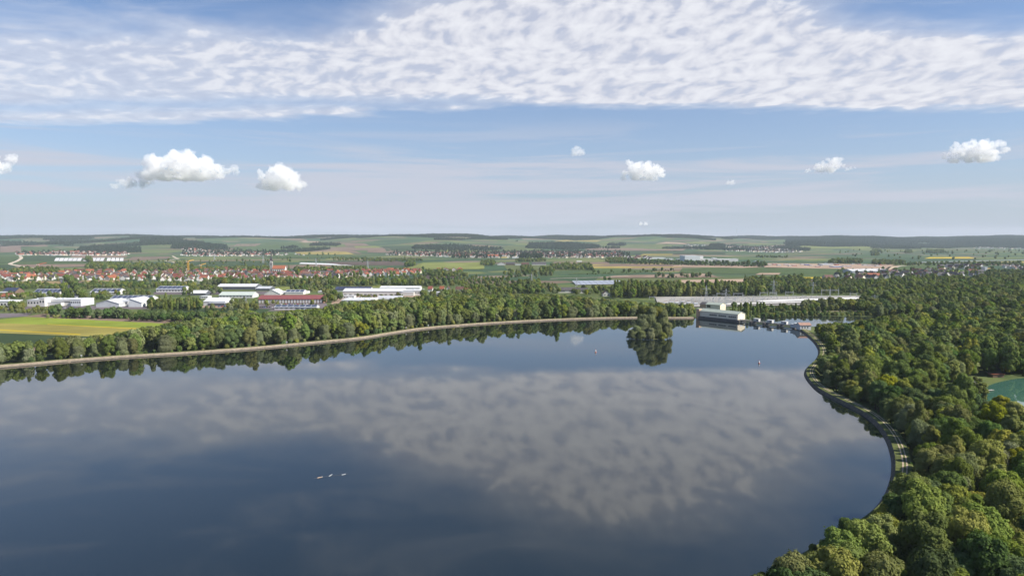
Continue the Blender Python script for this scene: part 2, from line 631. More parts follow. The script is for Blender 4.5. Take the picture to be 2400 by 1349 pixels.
# downstream river, far bank track and the green pond
RIVER = water_mat('river_water', (0.016, 0.022, 0.018), 0.05, 0.03)
rv = [gp(1752, 752, GZ), gp(1800, 741, GZ), gp(1950, 741, GZ), gp(2100, 744, GZ), gp(2300, 744, GZ), gp(2300, 752, GZ), gp(2060, 757, GZ), gp(1960, 763, GZ), gp(1880, 766, GZ)]
fill('river', [(a.x, a.y) for a in rv], GZ + 0.12, RIVER, 'dark river below the weir in front of shrubs', 'river')
tb = smooth_line([tuple(gp(a, b)[:2]) for a, b in [(1880, 731), (1950, 730), (2050, 729.5), (2150, 729), (2240, 728)]], 8)
strips('path', [strip(tb, normals2(tb, 1), 0, GZ + 0.2, 4, GZ + 0.22)], gravel_path, 'pale track along the far side of the river', 'path')
POND = water_mat('pond_water', (0.045, 0.115, 0.088), 0.02, 0.03, None, 1.7)
pd = [gp(2288, 926), gp(2310, 908), (gp(2340, 896)), gp(2400, 886), gp(2520, 884), gp(2560, 930), gp(2520, 985), gp(2420, 985), gp(2370, 966), gp(2320, 944)]
PONDPOLY = smooth_line([tuple(a[:2]) for a in pd] + [tuple(pd[0][:2])], 4)
fill('pond', [tuple(a) for a in PONDPOLY], GZ + 0.15, POND, 'turquoise pond among the trees', 'pond')

# ------------------------------------------------------------------ fields
FIELD = {
    'grit': (0.30, 0.29, 0.27),
    'dark': (0.038, 0.062, 0.027), 'green': (0.056, 0.086, 0.029), 'mid': (0.086, 0.106, 0.038), 'light': (0.152, 0.173, 0.048),
    'lime': (0.161, 0.200, 0.028), 'mustard': (0.227, 0.199, 0.052), 'rape': (0.419, 0.313, 0.023), 'soil': (0.173, 0.125, 0.094),
    'pale': (0.290, 0.212, 0.156), 'umber': (0.089, 0.066, 0.056), 'slate': (0.125, 0.106, 0.113), 'tan': (0.234, 0.176, 0.086),
    'foil': (0.628, 0.617, 0.626), 'sand': (0.403, 0.336, 0.259), 'ochre': (0.273, 0.221, 0.066),
}


def field_mat(k):
    key = 'field_' + k
    if key in MATS:
        return MATS[key]
    m = bpy.data.materials.new(key)
    m.use_nodes = True
    t = NT(m.node_tree)
    g = t.n('ShaderNodeNewGeometry')
    oi = t.n('ShaderNodeObjectInfo')
    x, y, z = t.xyz(g.outputs['Position'])
    c = FIELD[k]
    rows = t.noise(t.vec(t.mul(t.add(x, t.mul(y, 0.35)), 0.012), t.mul(t.sub(y, t.mul(x, 0.3)), 0.25), 0.0), 1.0, 4.0, 0.6)
    blot = t.noise(g.outputs['Position'], 0.012, 5.0, 0.6)
    f = t.add(t.mul(rows, 0.5), t.mul(blot, 0.5))
    lo, hi = (0.72, 1.28) if k != 'foil' else (0.92, 1.05)
    cc = t.mix(t.ss(f, 0.35, 0.65), tuple(q * lo for q in c), tuple(q * hi for q in c))
    hs = t.n('ShaderNodeHueSaturation')
    t.put(hs.inputs['Color'], cc)
    t.put(hs.inputs['Value'], t.lin(oi.outputs['Random'], 0, 1, 0.9, 1.1))
    b = t.n('ShaderNodeBsdfPrincipled')
    t.put(b.inputs['Base Color'], hs.outputs[0])
    b.inputs['Roughness'].default_value = 0.95 if k != 'foil' else 0.45
    b.inputs['Specular IOR Level'].default_value = 0.1
    o = t.n('ShaderNodeOutputMaterial')
    t.put(o.inputs['Surface'], b.outputs[0])
    MATS[key] = m
    return m


NF = [0]


def field(pix, k, label, name='field', cat='field', off=None):
    """a field from its four corners as seen in the photo, draped over the land"""
    NF[0] += 1
    c = [hit(a, b) for a, b in pix]
    far = max(v.y for v in c) > 4000
    L = max((c[0] - c[1]).length, (c[3] - c[2]).length)
    Wd = max((c[0] - c[3]).length, (c[1] - c[2]).length)
    nu, nv = (max(2, int(L / 55) + 1), max(2, int(Wd / 55) + 1)) if far else (2, 2)
    u, v = np.meshgrid(np.linspace(0, 1, nu), np.linspace(0, 1, nv))
    A, B, Cc, D = [np.array(q[:2]) for q in c]
    uu, vv = u[..., None], v[..., None]
    P2 = (A * (1 - uu) + B * uu) * (1 - vv) + (D * (1 - uu) + Cc * uu) * vv
    zz = T(P2[..., 0], P2[..., 1]) + ((1.4 if far else 0.06) + 0.012 * NF[0] if off is None else off)
    vv3 = np.concatenate([P2, zz[..., None]], -1).reshape(-1, 3)
    i = (np.arange(nv - 1)[:, None] * nu + np.arange(nu - 1)[None]).ravel()
    f = np.stack([i, i + 1, i + nu + 1, i + nu], 1)
    a, b, cc = vv3[f[0, 0]], vv3[f[0, 1]], vv3[f[0, 2]]
    if np.cross(b - a, cc - a)[2] < 0:
        f = f[:, ::-1]
    return tag(link(name, mesh_np(name, vv3, f, True), field_mat(k)), label, cat, kind='structure')


FLD = [
    # close by on the left
    ([(-60, 748), (-60, 735), (78, 733), (62, 741)], 'slate', 'grey-violet bare field at the left edge'),
    ([(56, 742), (100, 735), (440, 750), (410, 759)], 'soil', 'long bare brown field behind the bright green crop'),
    ([(-60, 755), (58, 742), (412, 759), (380, 770)], 'lime', 'bright green crop field beside the brown field'),
    ([(-60, 778), (-60, 755), (380, 770), (300, 792)], 'mustard', 'yellow-tan field in front of the bright green crop'),
    ([(110, 760.2), (112, 759.2), (322, 769.2), (320, 770.6)], 'rape', 'thin yellow flowering strip on the field edge'),
    ([(-40, 771.5), (-40, 769.6), (190, 782.5), (186, 785)], 'rape', 'blotchy yellow flowering strip at the front of the tan field'),
    ([(-60, 808), (-60, 778), (300, 792), (140, 822)], 'dark', 'dark green crop field behind the shore trees at left'),
    ([(-60, 822), (-60, 808), (110, 815), (80, 825)], 'soil', 'small bare brown plot near the shore trees'),
    ([(-60, 846), (-60, 822), (120, 822), (90, 838)], 'mid', 'light meadow just behind the lake path at left'),
    ([(405, 731), (410, 720), (640, 724), (600, 738)], 'dark', 'dark green field between hedge and white halls'),
    ([(10, 668), (16, 659.5), (147, 659), (145, 676)], 'tan', 'mown tan meadow below the village at left'),
    ([(215, 668), (188, 657), (284, 655.5), (276, 667)], 'tan', 'striped tan meadow beside the avenue'),
    ([(285, 668), (280, 655), (372, 655), (368, 669)], 'dark', 'dark green field in front of the village'),
    ([(395, 666), (395, 660), (455, 660), (455, 668)], 'ochre', 'small ochre meadow in front of the red roofs'),
    ([(514, 664), (514, 659), (562, 659), (562, 664)], 'ochre', 'small yellow meadow behind the belt of trees'),
    ([(625, 681), (640, 671), (760, 671), (760, 682)], 'light', 'light green meadow behind the white halls'),
    ([(780, 676), (800, 669), (930, 667), (930, 674)], 'light', 'light green strip behind the long white hall'),
    # plain on the left
    ([(0, 617), (0, 601), (47, 601), (24, 617)], 'green', 'green field inside the bend of the dirt road'),
    ([(-40, 640), (-40, 620), (24, 620), (58, 634)], 'dark', 'dark green field left of the dirt road'),
    ([(54, 612), (56, 600), (165, 600), (125, 612)], 'dark', 'dark green field beside the dirt road'),
    ([(30, 620), (50, 612), (300, 611.5), (300, 618.5)], 'green', 'green strip in front of the plastic tunnels'),
    ([(50, 626), (28, 620), (205, 618.5), (208, 625)], 'soil', 'brown strip in front of the plastic tunnels'),
    ([(165, 603), (168, 599.5), (300, 599.5), (296, 603)], 'soil', 'reddish brown strip behind the plastic tunnels'),
    ([(300, 608), (310, 602), (400, 601), (395, 606)], 'soil', 'brown field beside the zigzag track'),
    ([(430, 613), (440, 611.5), (640, 607.5), (650, 609.5)], 'soil', 'long thin brown strip on the plain'),
    ([(0, 592), (0, 573), (48, 573), (50, 590)], 'soil', 'bare brown slope at the left edge'),
    ([(48, 578), (48, 573.5), (112, 575), (112, 579)], 'soil', 'bare brown strip on the hill crest'),
    ([(52, 592), (50, 580), (112, 578), (210, 590)], 'green', 'green slope above the white village row'),
    ([(430, 625), (430, 613), (640, 611), (640, 622)], 'dark', 'dark green field behind the red roofs'),
    # slopes and plain in the middle
    ([(640, 605), (600, 596), (820, 593), (860, 603)], 'green', 'green slope above the church village'),
    ([(540, 590), (560, 573), (690, 566), (720, 584)], 'green', 'green hill slope left of the middle'),
    ([(540, 578), (555, 572), (612, 570.5), (600, 577)], 'soil', 'reddish brown patch high on the slope'),
    ([(720, 584), (690, 566), (745, 572), (770, 581)], 'mid', 'mid green hill slope beside the sandy patch'),
    ([(697, 566.5), (715, 563.5), (748, 566), (738, 570)], 'pale', 'pale sandy patch on the hill slope'),
    ([(700, 597), (690, 591), (790, 588), (835, 597)], 'ochre', 'ochre field at the foot of the slope'),
    ([(690, 590), (685, 584), (800, 583), (850, 595)], 'soil', 'brown field on the lower slope'),
    ([(800, 588), (805, 582), (880, 581), (880, 589)], 'soil', 'bare brown square on the slope'),
    ([(860, 592), (870, 581), (905, 581), (945, 593)], 'soil', 'brown field under the slope'),
    ([(835, 582), (830, 577), (880, 576.5), (893, 581)], 'light', 'light green patch on the slope'),
    ([(810, 577), (806, 571), (850, 570), (870, 576)], 'soil', 'reddish field high on the slope'),
    ([(905, 589), (895, 577), (965, 576), (985, 587)], 'dark', 'dark green field on the slope'),
    ([(1040, 594), (1045, 583), (1130, 583), (1100, 593)], 'light', 'light green field above the long village'),
    ([(1180, 590), (1185, 576), (1260, 578), (1280, 589)], 'mid', 'mid green field above the long village'),
    ([(1300, 566), (1328, 562), (1410, 564), (1400, 567)], 'ochre', 'yellow strip beside the hill wood'),
    ([(1420, 582), (1400, 570), (1560, 573), (1620, 583)], 'mid', 'broad pale green slope right of the middle'),
    ([(1535, 572), (1560, 567.5), (1600, 569), (1610, 573)], 'pale', 'pale sandy patch on the far slope'),
    ([(1370, 586), (1380, 580), (1620, 583), (1600, 588)], 'soil', 'long brownish field on the far slope'),
    ([(1500, 599), (1510, 594), (1580, 593), (1575, 598)], 'ochre', 'yellowish strip behind the white factory'),
    ([(1380, 595), (1420, 588), (1700, 590), (1700, 596)], 'dark', 'dark green field behind the white factory'),
    ([(700, 618), (706, 615.6), (770, 617.5), (834, 623)], 'foil', 'bright white foil strip on the plain'),
    ([(640, 630), (650, 622), (760, 620), (800, 628)], 'soil', 'reddish brown field beside the white foil'),
    ([(800, 621), (760, 614), (930, 612), (975, 622)], 'umber', 'dark bare field right of the white foil'),
    ([(760, 608), (770, 605), (880, 605), (870, 608)], 'light', 'bright green strip on the plain'),
    ([(930, 632), (975, 622), (985, 616.5), (1135, 631)], 'light', 'light yellow-green field behind the red roofs'),
    ([(985, 625), (990, 616), (1135, 615), (1135, 630)], 'light', 'yellow-green field left of the farm'),
    ([(985, 656), (985, 644), (1080, 644), (1080, 653)], 'umber', 'dark bare field right of the red roofs'),
    ([(1190, 634), (1180, 622), (1330, 620), (1350, 632)], 'mid', 'mid green meadow in front of the farm'),
    ([(1290, 618), (1300, 614), (1425, 614), (1430, 619)], 'soil', 'brown field behind the farm trees'),
    ([(1385, 629), (1385, 620), (1560, 616), (1600, 627)], 'ochre', 'yellowish field in the middle plain'),
    ([(1380, 624), (1440, 618), (1820, 622), (1750, 627)], 'soil', 'long brown strip in the middle plain'),
    ([(1575, 625), (1580, 621.5), (1790, 625.5), (1740, 628)], 'pale', 'thin pale soil strip in front of the hedge'),
    ([(1330, 643), (1380, 631), (1560, 632), (1480, 641)], 'green', 'blue-green field left of the row of bushes'),
    ([(1590, 640), (1600, 628), (1980, 628), (1960, 644)], 'green', 'broad green field in front of the building site'),
    ([(1400, 652), (1440, 646), (1600, 642), (1700, 650)], 'soil', 'brown field beside the country lane'),
    ([(1505, 649.5), (1520, 646.5), (1640, 640), (1680, 647)], 'pale', 'pale soil strip behind the loose trees'),
    ([(1390, 662), (1400, 653), (1760, 650), (1740, 661)], 'mid', 'mid green meadow behind the poplar belt'),
    ([(1560, 668), (1585, 657), (1760, 654), (1830, 666)], 'pale', 'large pale tan field behind the poplar belt'),
    ([(1770, 644), (1780, 640), (1830, 640), (1825, 644)], 'pale', 'small pale soil patch by the trees'),
    ([(1880, 654), (1880, 648), (1935, 648), (1935, 653)], 'rape', 'small yellow patch beside the trees'),
    ([(1880, 650), (1890, 638), (2010, 636), (2010, 650)], 'green', 'green field left of the grey hall'),
    # plain on the right
    ([(1860, 583), (1850, 573), (2000, 573), (2110, 582)], 'light', 'light green rise under the far wood'),
    ([(2110, 590), (2070, 583.5), (2360, 586), (2360, 589)], 'mid', 'thin light strip across the far plain'),
    ([(2165, 606), (2180, 602.8), (2270, 602.5), (2290, 605.5)], 'rape', 'yellow flowering field on the far plain'),
    ([(1990, 585.5), (2000, 583.5), (2150, 587), (2140, 589)], 'light', 'thin yellow-green strip on the far plain'),
    ([(2330, 616.5), (2340, 613.5), (2440, 613), (2440, 616.5)], 'ochre', 'ochre strip in front of the motorway'),
    ([(2100, 633), (2110, 622), (2200, 622), (2200, 633)], 'green', 'green field beside the white lane'),
    ([(2150, 640), (2150, 632), (2200, 632), (2200, 640)], 'lime', 'bright meadow among the grey roofs'),
    ([(2215, 638), (2215, 634), (2280, 634), (2280, 638)], 'lime', 'bright sports field behind the village roofs'),
    ([(2330, 668), (2335, 659), (2460, 659), (2460, 668)], 'umber', 'dark soil strip at the right edge'),
]
for pix, k, lab in FLD:
    field(pix, k, lab)
pn = 0
for x0, x1, n in ((127, 190, 6), (195, 243, 5), (250, 290, 4)):
    w = (x1 - x0) / n
    for i in range(n):
        pn += 1
        a, b = x0 + i * w, x0 + (i + 1) * w - 1.2
        o = field([(a - 0, 611.8), (a + 4 if x0 < 200 else a + 2, 604.6), (b + 4 if x0 < 200 else b + 1, 604.6), (b, 611.8)], 'foil',
                  'white plastic covered bed on the plain, %s from the left' % ('first second third fourth fifth sixth seventh eighth ninth tenth eleventh twelfth thirteenth fourteenth fifteenth'.split()[pn - 1]),
                  'covered_bed', 'crop cover', off=0.9)
        o['kind'] = 'thing'
        o['group'] = 'plastic covered beds on the plain'


# roads and lanes
def lane(pix, w, k, label, name='road', z=0.35, flat=True):
    pts = [hit(a, b) for a, b in pix]
    ln = smooth_line([tuple(p[:2]) for p in pts], 12)
    nn = normals2(ln, 1)
    a, b = ln - nn * w / 2, ln + nn * w / 2
    v = np.concatenate([np.c_[a, T(a[:, 0], a[:, 1]) + z], np.c_[b, T(b[:, 0], b[:, 1]) + z]])
    n = len(ln)
    i = np.arange(n - 1)
    return tag(link(name, mesh_np(name, v, np.stack([i, n + i, n + i + 1, i + 1], 1)[:, ::-1]), k), label, 'road', kind='structure')


lane_m = mat('lane_gravel', (0.46, 0.40, 0.32), 0.95, 0.1, 0.15, 0.05)
asphalt = mat('asphalt', (0.12, 0.12, 0.125), 0.9, 0.2, 0.2, 0.1)
lane([(47, 600), (50, 605), (40, 612), (24, 618.5), (36, 622), (60, 626), (85, 630)], 14, lane_m, 'pale dirt road bending across the plain at left', z=1.2)
lane([(404, 600), (413, 605), (418, 606.5), (390, 611.5), (405, 614), (413, 617)], 11, lane_m, 'pale zigzag track on the plain', z=1.2)
lane([(145, 655), (150, 664), (160, 672), (170, 680), (182, 695), (190, 705), (196, 716)], 9, asphalt, 'grey road running through the avenue to the village', z=1.1)
lane([(1290, 654), (1330, 652.5), (1400, 650.5), (1480, 647)], 7, lane_m, 'pale lane through the middle meadows', z=1.1)
lane([(2135, 617), (2170, 615), (2250, 613), (2330, 611), (2480, 608)], 26, mat('motorway', (0.42, 0.43, 0.46), 0.7, 0.3), 'grey motorway crossing the plain at right', z=1.6)
lane([(2095, 627), (2110, 624), (2130, 622.5)], 14, lane_m, 'white lane beside the building site', z=1.1)
lane([(2050, 636), (2080, 632), (2092, 626), (2100, 624)], 20, mat('bare_site_soil', (0.40, 0.32, 0.22), 0.95, 0.1), 'bare tan works road beside the grey hall', z=1.2)

# ------------------------------------------------------------------ haze
haze_m = bpy.data.materials.new('haze')
haze_m.use_nodes = True
t = NT(haze_m.node_tree)
pv = t.n('ShaderNodeVolumePrincipled')
pv.inputs['Color'].default_value = (0.74, 0.86, 1.0, 1.0)
pv.inputs['Density'].default_value = 3.4e-5
pv.inputs['Anisotropy'].default_value = 0.0
om = t.n('ShaderNodeOutputMaterial')
t.put(om.inputs['Volume'], pv.outputs[0])
hb = MB().box(-10400, 10400, -900, 12700, -4, 290).build('haze', haze_m)
tag(hb, 'pale summer haze lying over the valley', 'haze', kind='stuff')
hb.display_type = 'WIRE'


# ------------------------------------------------------------------ small cumulus clouds
def cloud_mat(name, dens):
    m = bpy.data.materials.new(name)
    m.use_nodes = True
    q = NT(m.node_tree)
    v = q.n('ShaderNodeVolumePrincipled')
    v.inputs['Color'].default_value = (1.0, 1.0, 1.0, 1)
    v.inputs['Density'].default_value = dens
    v.inputs['Anisotropy'].default_value = 0.0
    o = q.n('ShaderNodeOutputMaterial')
    q.put(o.inputs['Volume'], v.outputs[0])
    return m


CLOUD_Y = 9500.0


def cloud(px0, px1, r0, r1, puffs, label, dens, seed):
    """puffs: (u, v, r) in the cloud's own box, u along, v up from the flat base, r relative to its height"""
    from mathutils import noise
    rs = random.Random(seed)
    k = CLOUD_Y / F
    w, h = (px1 - px0) * k, (r1 - r0) * k
    cx = ((px0 + px1) / 2 - CX) * k
    zb = HC + (HR - r1) * k
    bm = bmesh.new()
    more_ = []
    for u, v, r in puffs:
        if v > .3:
            more_ += [(u + .04, v * .5, r * .95), (u - .05, v * .25, r * .8)]
    for u, v, r in puffs + more_:
        for j in range(9):
            rr = .80 * r * h * (1.0 if j == 0 else rs.uniform(0.32, 0.6))
            dxx = 0 if j == 0 else rs.uniform(-1, 1) * r * h * 0.85
            dyy = rs.uniform(-0.6, 0.6) * h * (0.5 if j == 0 else 1.0)
            dzz = 0 if j == 0 else rs.uniform(-0.25, 0.85) * r * h
            M = Matrix.Translation(((u - 0.5) * w + dxx, dyy, v * h + dzz)) @ Matrix.Diagonal((rr * 1.12, rr * 1.1, rr * 0.92, 1))
            bmesh.ops.create_icosphere(bm, subdivisions=2, radius=1.0, matrix=M)
    for vv in bm.verts:
        if vv.co.z < 0:
            vv.co.z *= 0.25
    me = bpy.data.meshes.new('cloud_lumps')
    bm.to_mesh(me)
    bm.free()
    ob = bpy.data.objects.new('cloud_lumps', me)
    COL.objects.link(ob)
    rm = ob.modifiers.new('r', 'REMESH')
    rm.mode = 'VOXEL'
    rm.voxel_size = max(5.0, h / 42)
    dg = bpy.context.evaluated_depsgraph_get()
    m2 = bpy.data.meshes.new_from_object(ob.evaluated_get(dg))
    bpy.data.objects.remove(ob)
    n = len(m2.vertices)
    co = np.empty(n * 3, np.float32)
    no = np.empty(n * 3, np.float32)
    m2.vertices.foreach_get('co', co)
    m2.vertices.foreach_get('normal', no)
    co, no = co.reshape(-1, 3), no.reshape(-1, 3)
    for i in range(n):
        p = Vector(co[i]) / h
        d = noise.fractal(p * 3.6 + Vector((seed, 0, 0)), 1.0, 2.0, 4) * 0.15 + noise.fractal(p * 11 + Vector((seed, 0, 0)), 0.8, 2.0, 4) * 0.09
        co[i] += no[i] * d * h * (0.4 if p.z < 0.05 else 1.0)
    m2.vertices.foreach_set('co', co.ravel())
    m2.update()
    m2.materials.clear()
    o = link('cumulus_cloud', m2, cloud_mat('cloud_vapour', dens * .40 / h))
    o.location = (cx, CLOUD_Y, zb)
    return tag(o, label, 'cloud', 'small cumulus clouds over the horizon')


cloud(350, 562, 352, 424, [(.12, .42, .36), (.3, .55, .42), (.45, .5, .42), (.62, .42, .36), (.78, .28, .26), (.93, .24, .15), (.5, .2, .3)], 'largest white cumulus cloud, high at left', 9, 3)
cloud(262, 356, 396, 444, [(.15, .12, .16), (.4, .2, .25), (.65, .3, .28), (.85, .6, .25)], 'thin ragged cloud just left of the largest cumulus', 5, 5)
cloud(602, 706, 377, 446, [(.3, .35, .3), (.52, .62, .3), (.75, .45, .34), (.4, .1, .18), (.88, .38, .2)], 'compact round cumulus cloud right of the largest one', 8, 9)
cloud(-70, 18, 346, 412, [(.3, .5, .4), (.7, .45, .4), (.9, .3, .25)], 'cumulus cloud cut by the left edge', 8, 12)
cloud(1436, 1560, 371, 424, [(.2, .15, .18), (.42, .55, .36), (.62, .42, .34), (.85, .4, .22), (.6, .15, .22)], 'bright small cumulus cloud above the power station', 8, 15)
cloud(1866, 1994, 367, 406, [(.15, .1, .13), (.4, .35, .28), (.6, .55, .36), (.7, .25, .2), (.93, .2, .1)], 'flat tailed cumulus cloud right of the middle', 5, 19)
cloud(2196, 2330, 330, 382, [(.1, .25, .14), (.35, .5, .3), (.6, .55, .36), (.82, .5, .36), (.75, .15, .22)], 'white cumulus cloud at the far right', 8, 23)
cloud(1334, 1370, 343, 368, [(.35, .4, .4), (.7, .5, .35)], 'faint tiny cloud puff above the middle', 2.2, 27)
cloud(1490, 1524, 518, 528, [(.3, .4, .4), (.65, .45, .4)], 'tiny low cloud near the horizon', 3, 29)
cloud(1694, 1722, 420, 434, [(.3, .4, .4), (.65, .45, .4)], 'tiny grey cloud shred below the others', 1.6, 31)
# ------------------------------------------------------------------ trees
BARK = mat('bark', (0.10, 0.08, 0.06), 0.95, 0.1, 0.3, 3.0)
LEAF = {
    'green': leaf_mat('leaf_green', (0.121, 0.166, 0.034), (0.182, 0.225, 0.049)),
    'yellow': leaf_mat('leaf_yellow_green', (0.199, 0.213, 0.028), (0.284, 0.282, 0.036), 0.2),
    'willow': leaf_mat('leaf_silver_green', (0.161, 0.187, 0.080), (0.220, 0.242, 0.113), 0.2),
    'dark': leaf_mat('leaf_dark_green', (0.077, 0.127, 0.036), (0.116, 0.170, 0.049)),
    'olive': leaf_mat('leaf_olive', (0.161, 0.185, 0.045), (0.231, 0.238, 0.067)),
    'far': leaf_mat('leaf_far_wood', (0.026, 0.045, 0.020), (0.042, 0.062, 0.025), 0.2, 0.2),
}


def crown_arrays(seed, R, zb, zt, leaf, n, lobes, style='round', core=True):
    """leaf clumps over a set of lobes; returns verts, quads"""
    g = np.random.default_rng(seed)
    H = zt - zb
    cz = (zb + zt) / 2
    cs, rs = [], []
    for i in range(lobes):
        u = (i + 0.5) / lobes
        th = i * 2.399963 + g.uniform(-.5, .5)
        if style == 'column':
            hz = u
            env = math.sin(math.pi * min(0.98, hz * 0.9 + 0.1)) ** 0.6
            rad = R * 0.42 * env * g.uniform(.5, 1.1)
            rr = R * g.uniform(.5, .7) * (0.6 + 0.4 * env)
            c = (rad * math.cos(th), rad * math.sin(th), zb + rr * .5 + hz * (H - rr * 1.2))
        elif style == 'willow':
            hz = g.uniform(0.12, .95)
            env = math.sqrt(max(0.05, 1 - (hz * 0.92) ** 2.2))
            rad = R * .68 * env * math.sqrt(g.uniform(.2, 1))
            rr = R * g.uniform(.30, .46)
            c = (rad * math.cos(th), rad * math.sin(th), zb + rr * .6 + hz * (H - rr * 1.5))
        else:
            hz = u ** 0.8
            env = math.sin(math.pi * (0.20 + 0.58 * hz)) ** 0.7 * (1 - 0.45 * max(0, hz - .75) / .25)
            rad = R * .76 * env * g.uniform(.7, 1.12)
            rr = R * g.uniform(.22, .42)
            c = (rad * math.cos(th), rad * math.sin(th), zb + rr * .7 + hz * (H - rr * 1.75) - g.uniform(0, .08) * H * (hz > .6))
        cs.append(c)
        rs.append(rr)
    if style != 'column':
        cs.append((0, 0, cz + H * .08))
        rs.append(min(R * .62, H * .42))
    cs, rs = np.array(cs), np.array(rs)
    w = rs ** 2
    pick = g.choice(len(rs), int(n * 2.2), p=w / w.sum())
    d = g.normal(size=(len(pick), 3))
    d /= np.linalg.norm(d, axis=1)[:, None]
    d[:, 2] = np.where((d[:, 2] < -0.35) & (g.random(len(d)) < .75), -d[:, 2], d[:, 2])
    sq = np.array([1, 1, 0.9])
    lump = 1 + 0.13 * np.sin(d[:, 0] * 7 + pick) * np.sin(d[:, 1] * 6 + pick * 2) + g.normal(0, .12, len(d))
    p = cs[pick] + d * (rs[pick] * lump)[:, None] * sq
    keep = np.ones(len(p), bool)
    for c, r in zip(cs, rs):
        keep &= (np.linalg.norm((p - c) / sq, axis=1) > r * .74)
    p, d = p[keep][:n], d[keep][:n]
    if style == 'willow':
        dr = (p[:, 2] - zb) / H
        p[:, 2] -= g.random(len(p)) ** 2 * H * .12 * (dr < .8)
    out = p - np.array([0, 0, cz])
    out /= np.linalg.norm(out, axis=1)[:, None] + 1e-6
    nrm = d * .70 + out * .30 + np.array([0, 0, .12]) + g.normal(0, .30, p.shape)
    nrm /= np.linalg.norm(nrm, axis=1)[:, None]
    a = np.cross(nrm, g.normal(size=p.shape))
    a /= np.linalg.norm(a, axis=1)[:, None] + 1e-9
    b = np.cross(nrm, a)
    s = leaf * g.uniform(.55, 1.25, len(p))
    s2 = s * g.uniform(.55, .95, len(p))
    bend = nrm * (s * g.uniform(-.25, .25, len(p)))[:, None]
    q = np.stack([p - a * s[:, None], p + b * s2[:, None] + bend, p + a * s[:, None], p - b * s2[:, None] + bend], 1)
    v = q.reshape(-1, 3)
    f = np.arange(len(v)).reshape(-1, 4)
    if core:
        # inner leaf mass that closes the crown
        bm = bmesh.new()
        for c, r in zip(cs, rs):
            bmesh.ops.create_icosphere(bm, subdivisions=1, radius=r * .60, matrix=Matrix.Translation(c) @ Matrix.Diagonal((1, 1, .9, 1)))
        vv = np.array([x.co[:] for x in bm.verts])
        ff = np.array([[x.index for x in fc.verts] for fc in bm.faces])
        bm.free()
        ff = np.c_[ff, ff[:, 2]]
    else:
        vv, ff = np.zeros((0, 3)), np.zeros((0, 4), int)
    return v, f, vv, ff


def crown_mesh(name, *a, **k):
    v, f, vv, ff = crown_arrays(*a, **k)
    me = bpy.data.meshes.new(name)
    V = np.concatenate([v, vv]).astype(np.float32)
    tri = ff[:, :3] + len(v)
    me.vertices.add(len(V))
    me.vertices.foreach_set('co', V.ravel())
    li = np.concatenate([f.ravel(), tri.ravel()]).astype(np.int32)
    me.loops.add(len(li))
    me.loops.foreach_set('vertex_index', li)
    me.polygons.add(len(f) + len(tri))
    st = np.concatenate([np.arange(len(f)) * 4, len(f) * 4 + np.arange(len(tri)) * 3]).astype(np.int32)
    me.polygons.foreach_set('loop_start', st)
    me.update(calc_edges=True)
    return me


def trunk_mesh(name, seed, h, r, R):
    g = random.Random(seed)
    b = MB()
    pts = [Vector((0, 0, -0.6)), Vector((g.uniform(-.2, .2), g.uniform(-.2, .2), h * .3)), Vector((g.uniform(-.4, .4), g.uniform(-.4, .4), h * .6)), Vector((0, 0, h * .88))]
    rr = [r * 1.25, r, r * .7, r * .2]
    for i in range(3):
        b.bar(pts[i], pts[i + 1], rr[i], rr[i + 1], 7)
    for i in range(6):
        z = h * g.uniform(.28, .65)
        th = i * 1.05 + g.uniform(-.3, .3)
        b.bar((0, 0, z), (R * .7 * math.cos(th), R * .7 * math.sin(th), z + h * g.uniform(.12, .25)), r * .42, r * .1, 5)
    return b.mesh(name)


# prototypes: leaf kind, radius, crown base, top, leaf size, leaf count, lobes, style
SPEC = {
    'broad_a': ('green', 6.2, 3.0, 18.5, .50, 6200, 22, 'round'),
    'broad_b': ('green', 5.4, 2.6, 20, .46, 6000, 24, 'round'),
    'broad_c': ('dark', 5.9, 2.6, 18, .52, 6000, 20, 'round'),
    'broad_d': ('olive', 5.8, 2.6, 17.5, .46, 6000, 24, 'round'),
    'maple_a': ('yellow', 5.0, 2.4, 16, .50, 5600, 18, 'round'),
    'maple_b': ('yellow', 4.4, 1.8, 14, .46, 5200, 16, 'round'),
    'willow_a': ('willow', 6.0, 1.6, 16, .46, 6200, 24, 'willow'),
    'willow_b': ('willow', 5.2, 1.4, 14, .44, 5600, 20, 'willow'),
    'poplar_a': ('green', 3.0, 2.0, 23, .48, 5000, 18, 'column'),
    'poplar_b': ('olive', 3.4, 1.6, 21, .48, 5000, 16, 'column'),
    'bush_a': ('dark', 3.2, 0.2, 6.0, .42, 2400, 11, 'willow'),
    'bush_b': ('olive', 2.7, 0.2, 5.0, .40, 2000, 9, 'willow'),
}
KIND_WORD = {'broad_a': 'round mid green tree', 'broad_b': 'tall mid green tree', 'broad_c': 'dark green tree', 'broad_d': 'olive green tree',
             'maple_a': 'yellow-green tree', 'maple_b': 'small yellow-green tree', 'willow_a': 'silvery green willow', 'willow_b': 'low silvery willow',
             'poplar_a': 'slender tall green tree', 'poplar_b': 'slender olive green tree', 'bush_a': 'dark green bush', 'bush_b': 'olive green bush'}
NAME_WORD = {'broad_a': 'broadleaf_tree', 'broad_b': 'broadleaf_tree', 'broad_c': 'broadleaf_tree', 'broad_d': 'broadleaf_tree', 'maple_a': 'maple_tree', 'maple_b': 'maple_tree',
             'willow_a': 'willow_tree', 'willow_b': 'willow_tree', 'poplar_a': 'poplar_tree', 'poplar_b': 'poplar_tree', 'bush_a': 'bush', 'bush_b': 'bush'}
PROTO = {}
NV = {}
STOCK = bpy.data.collections.new('tree_stock')       # sources for the far woods, not in the scene itself
STOCK_FAR = bpy.data.collections.new('tree_stock_far')
sid = 100
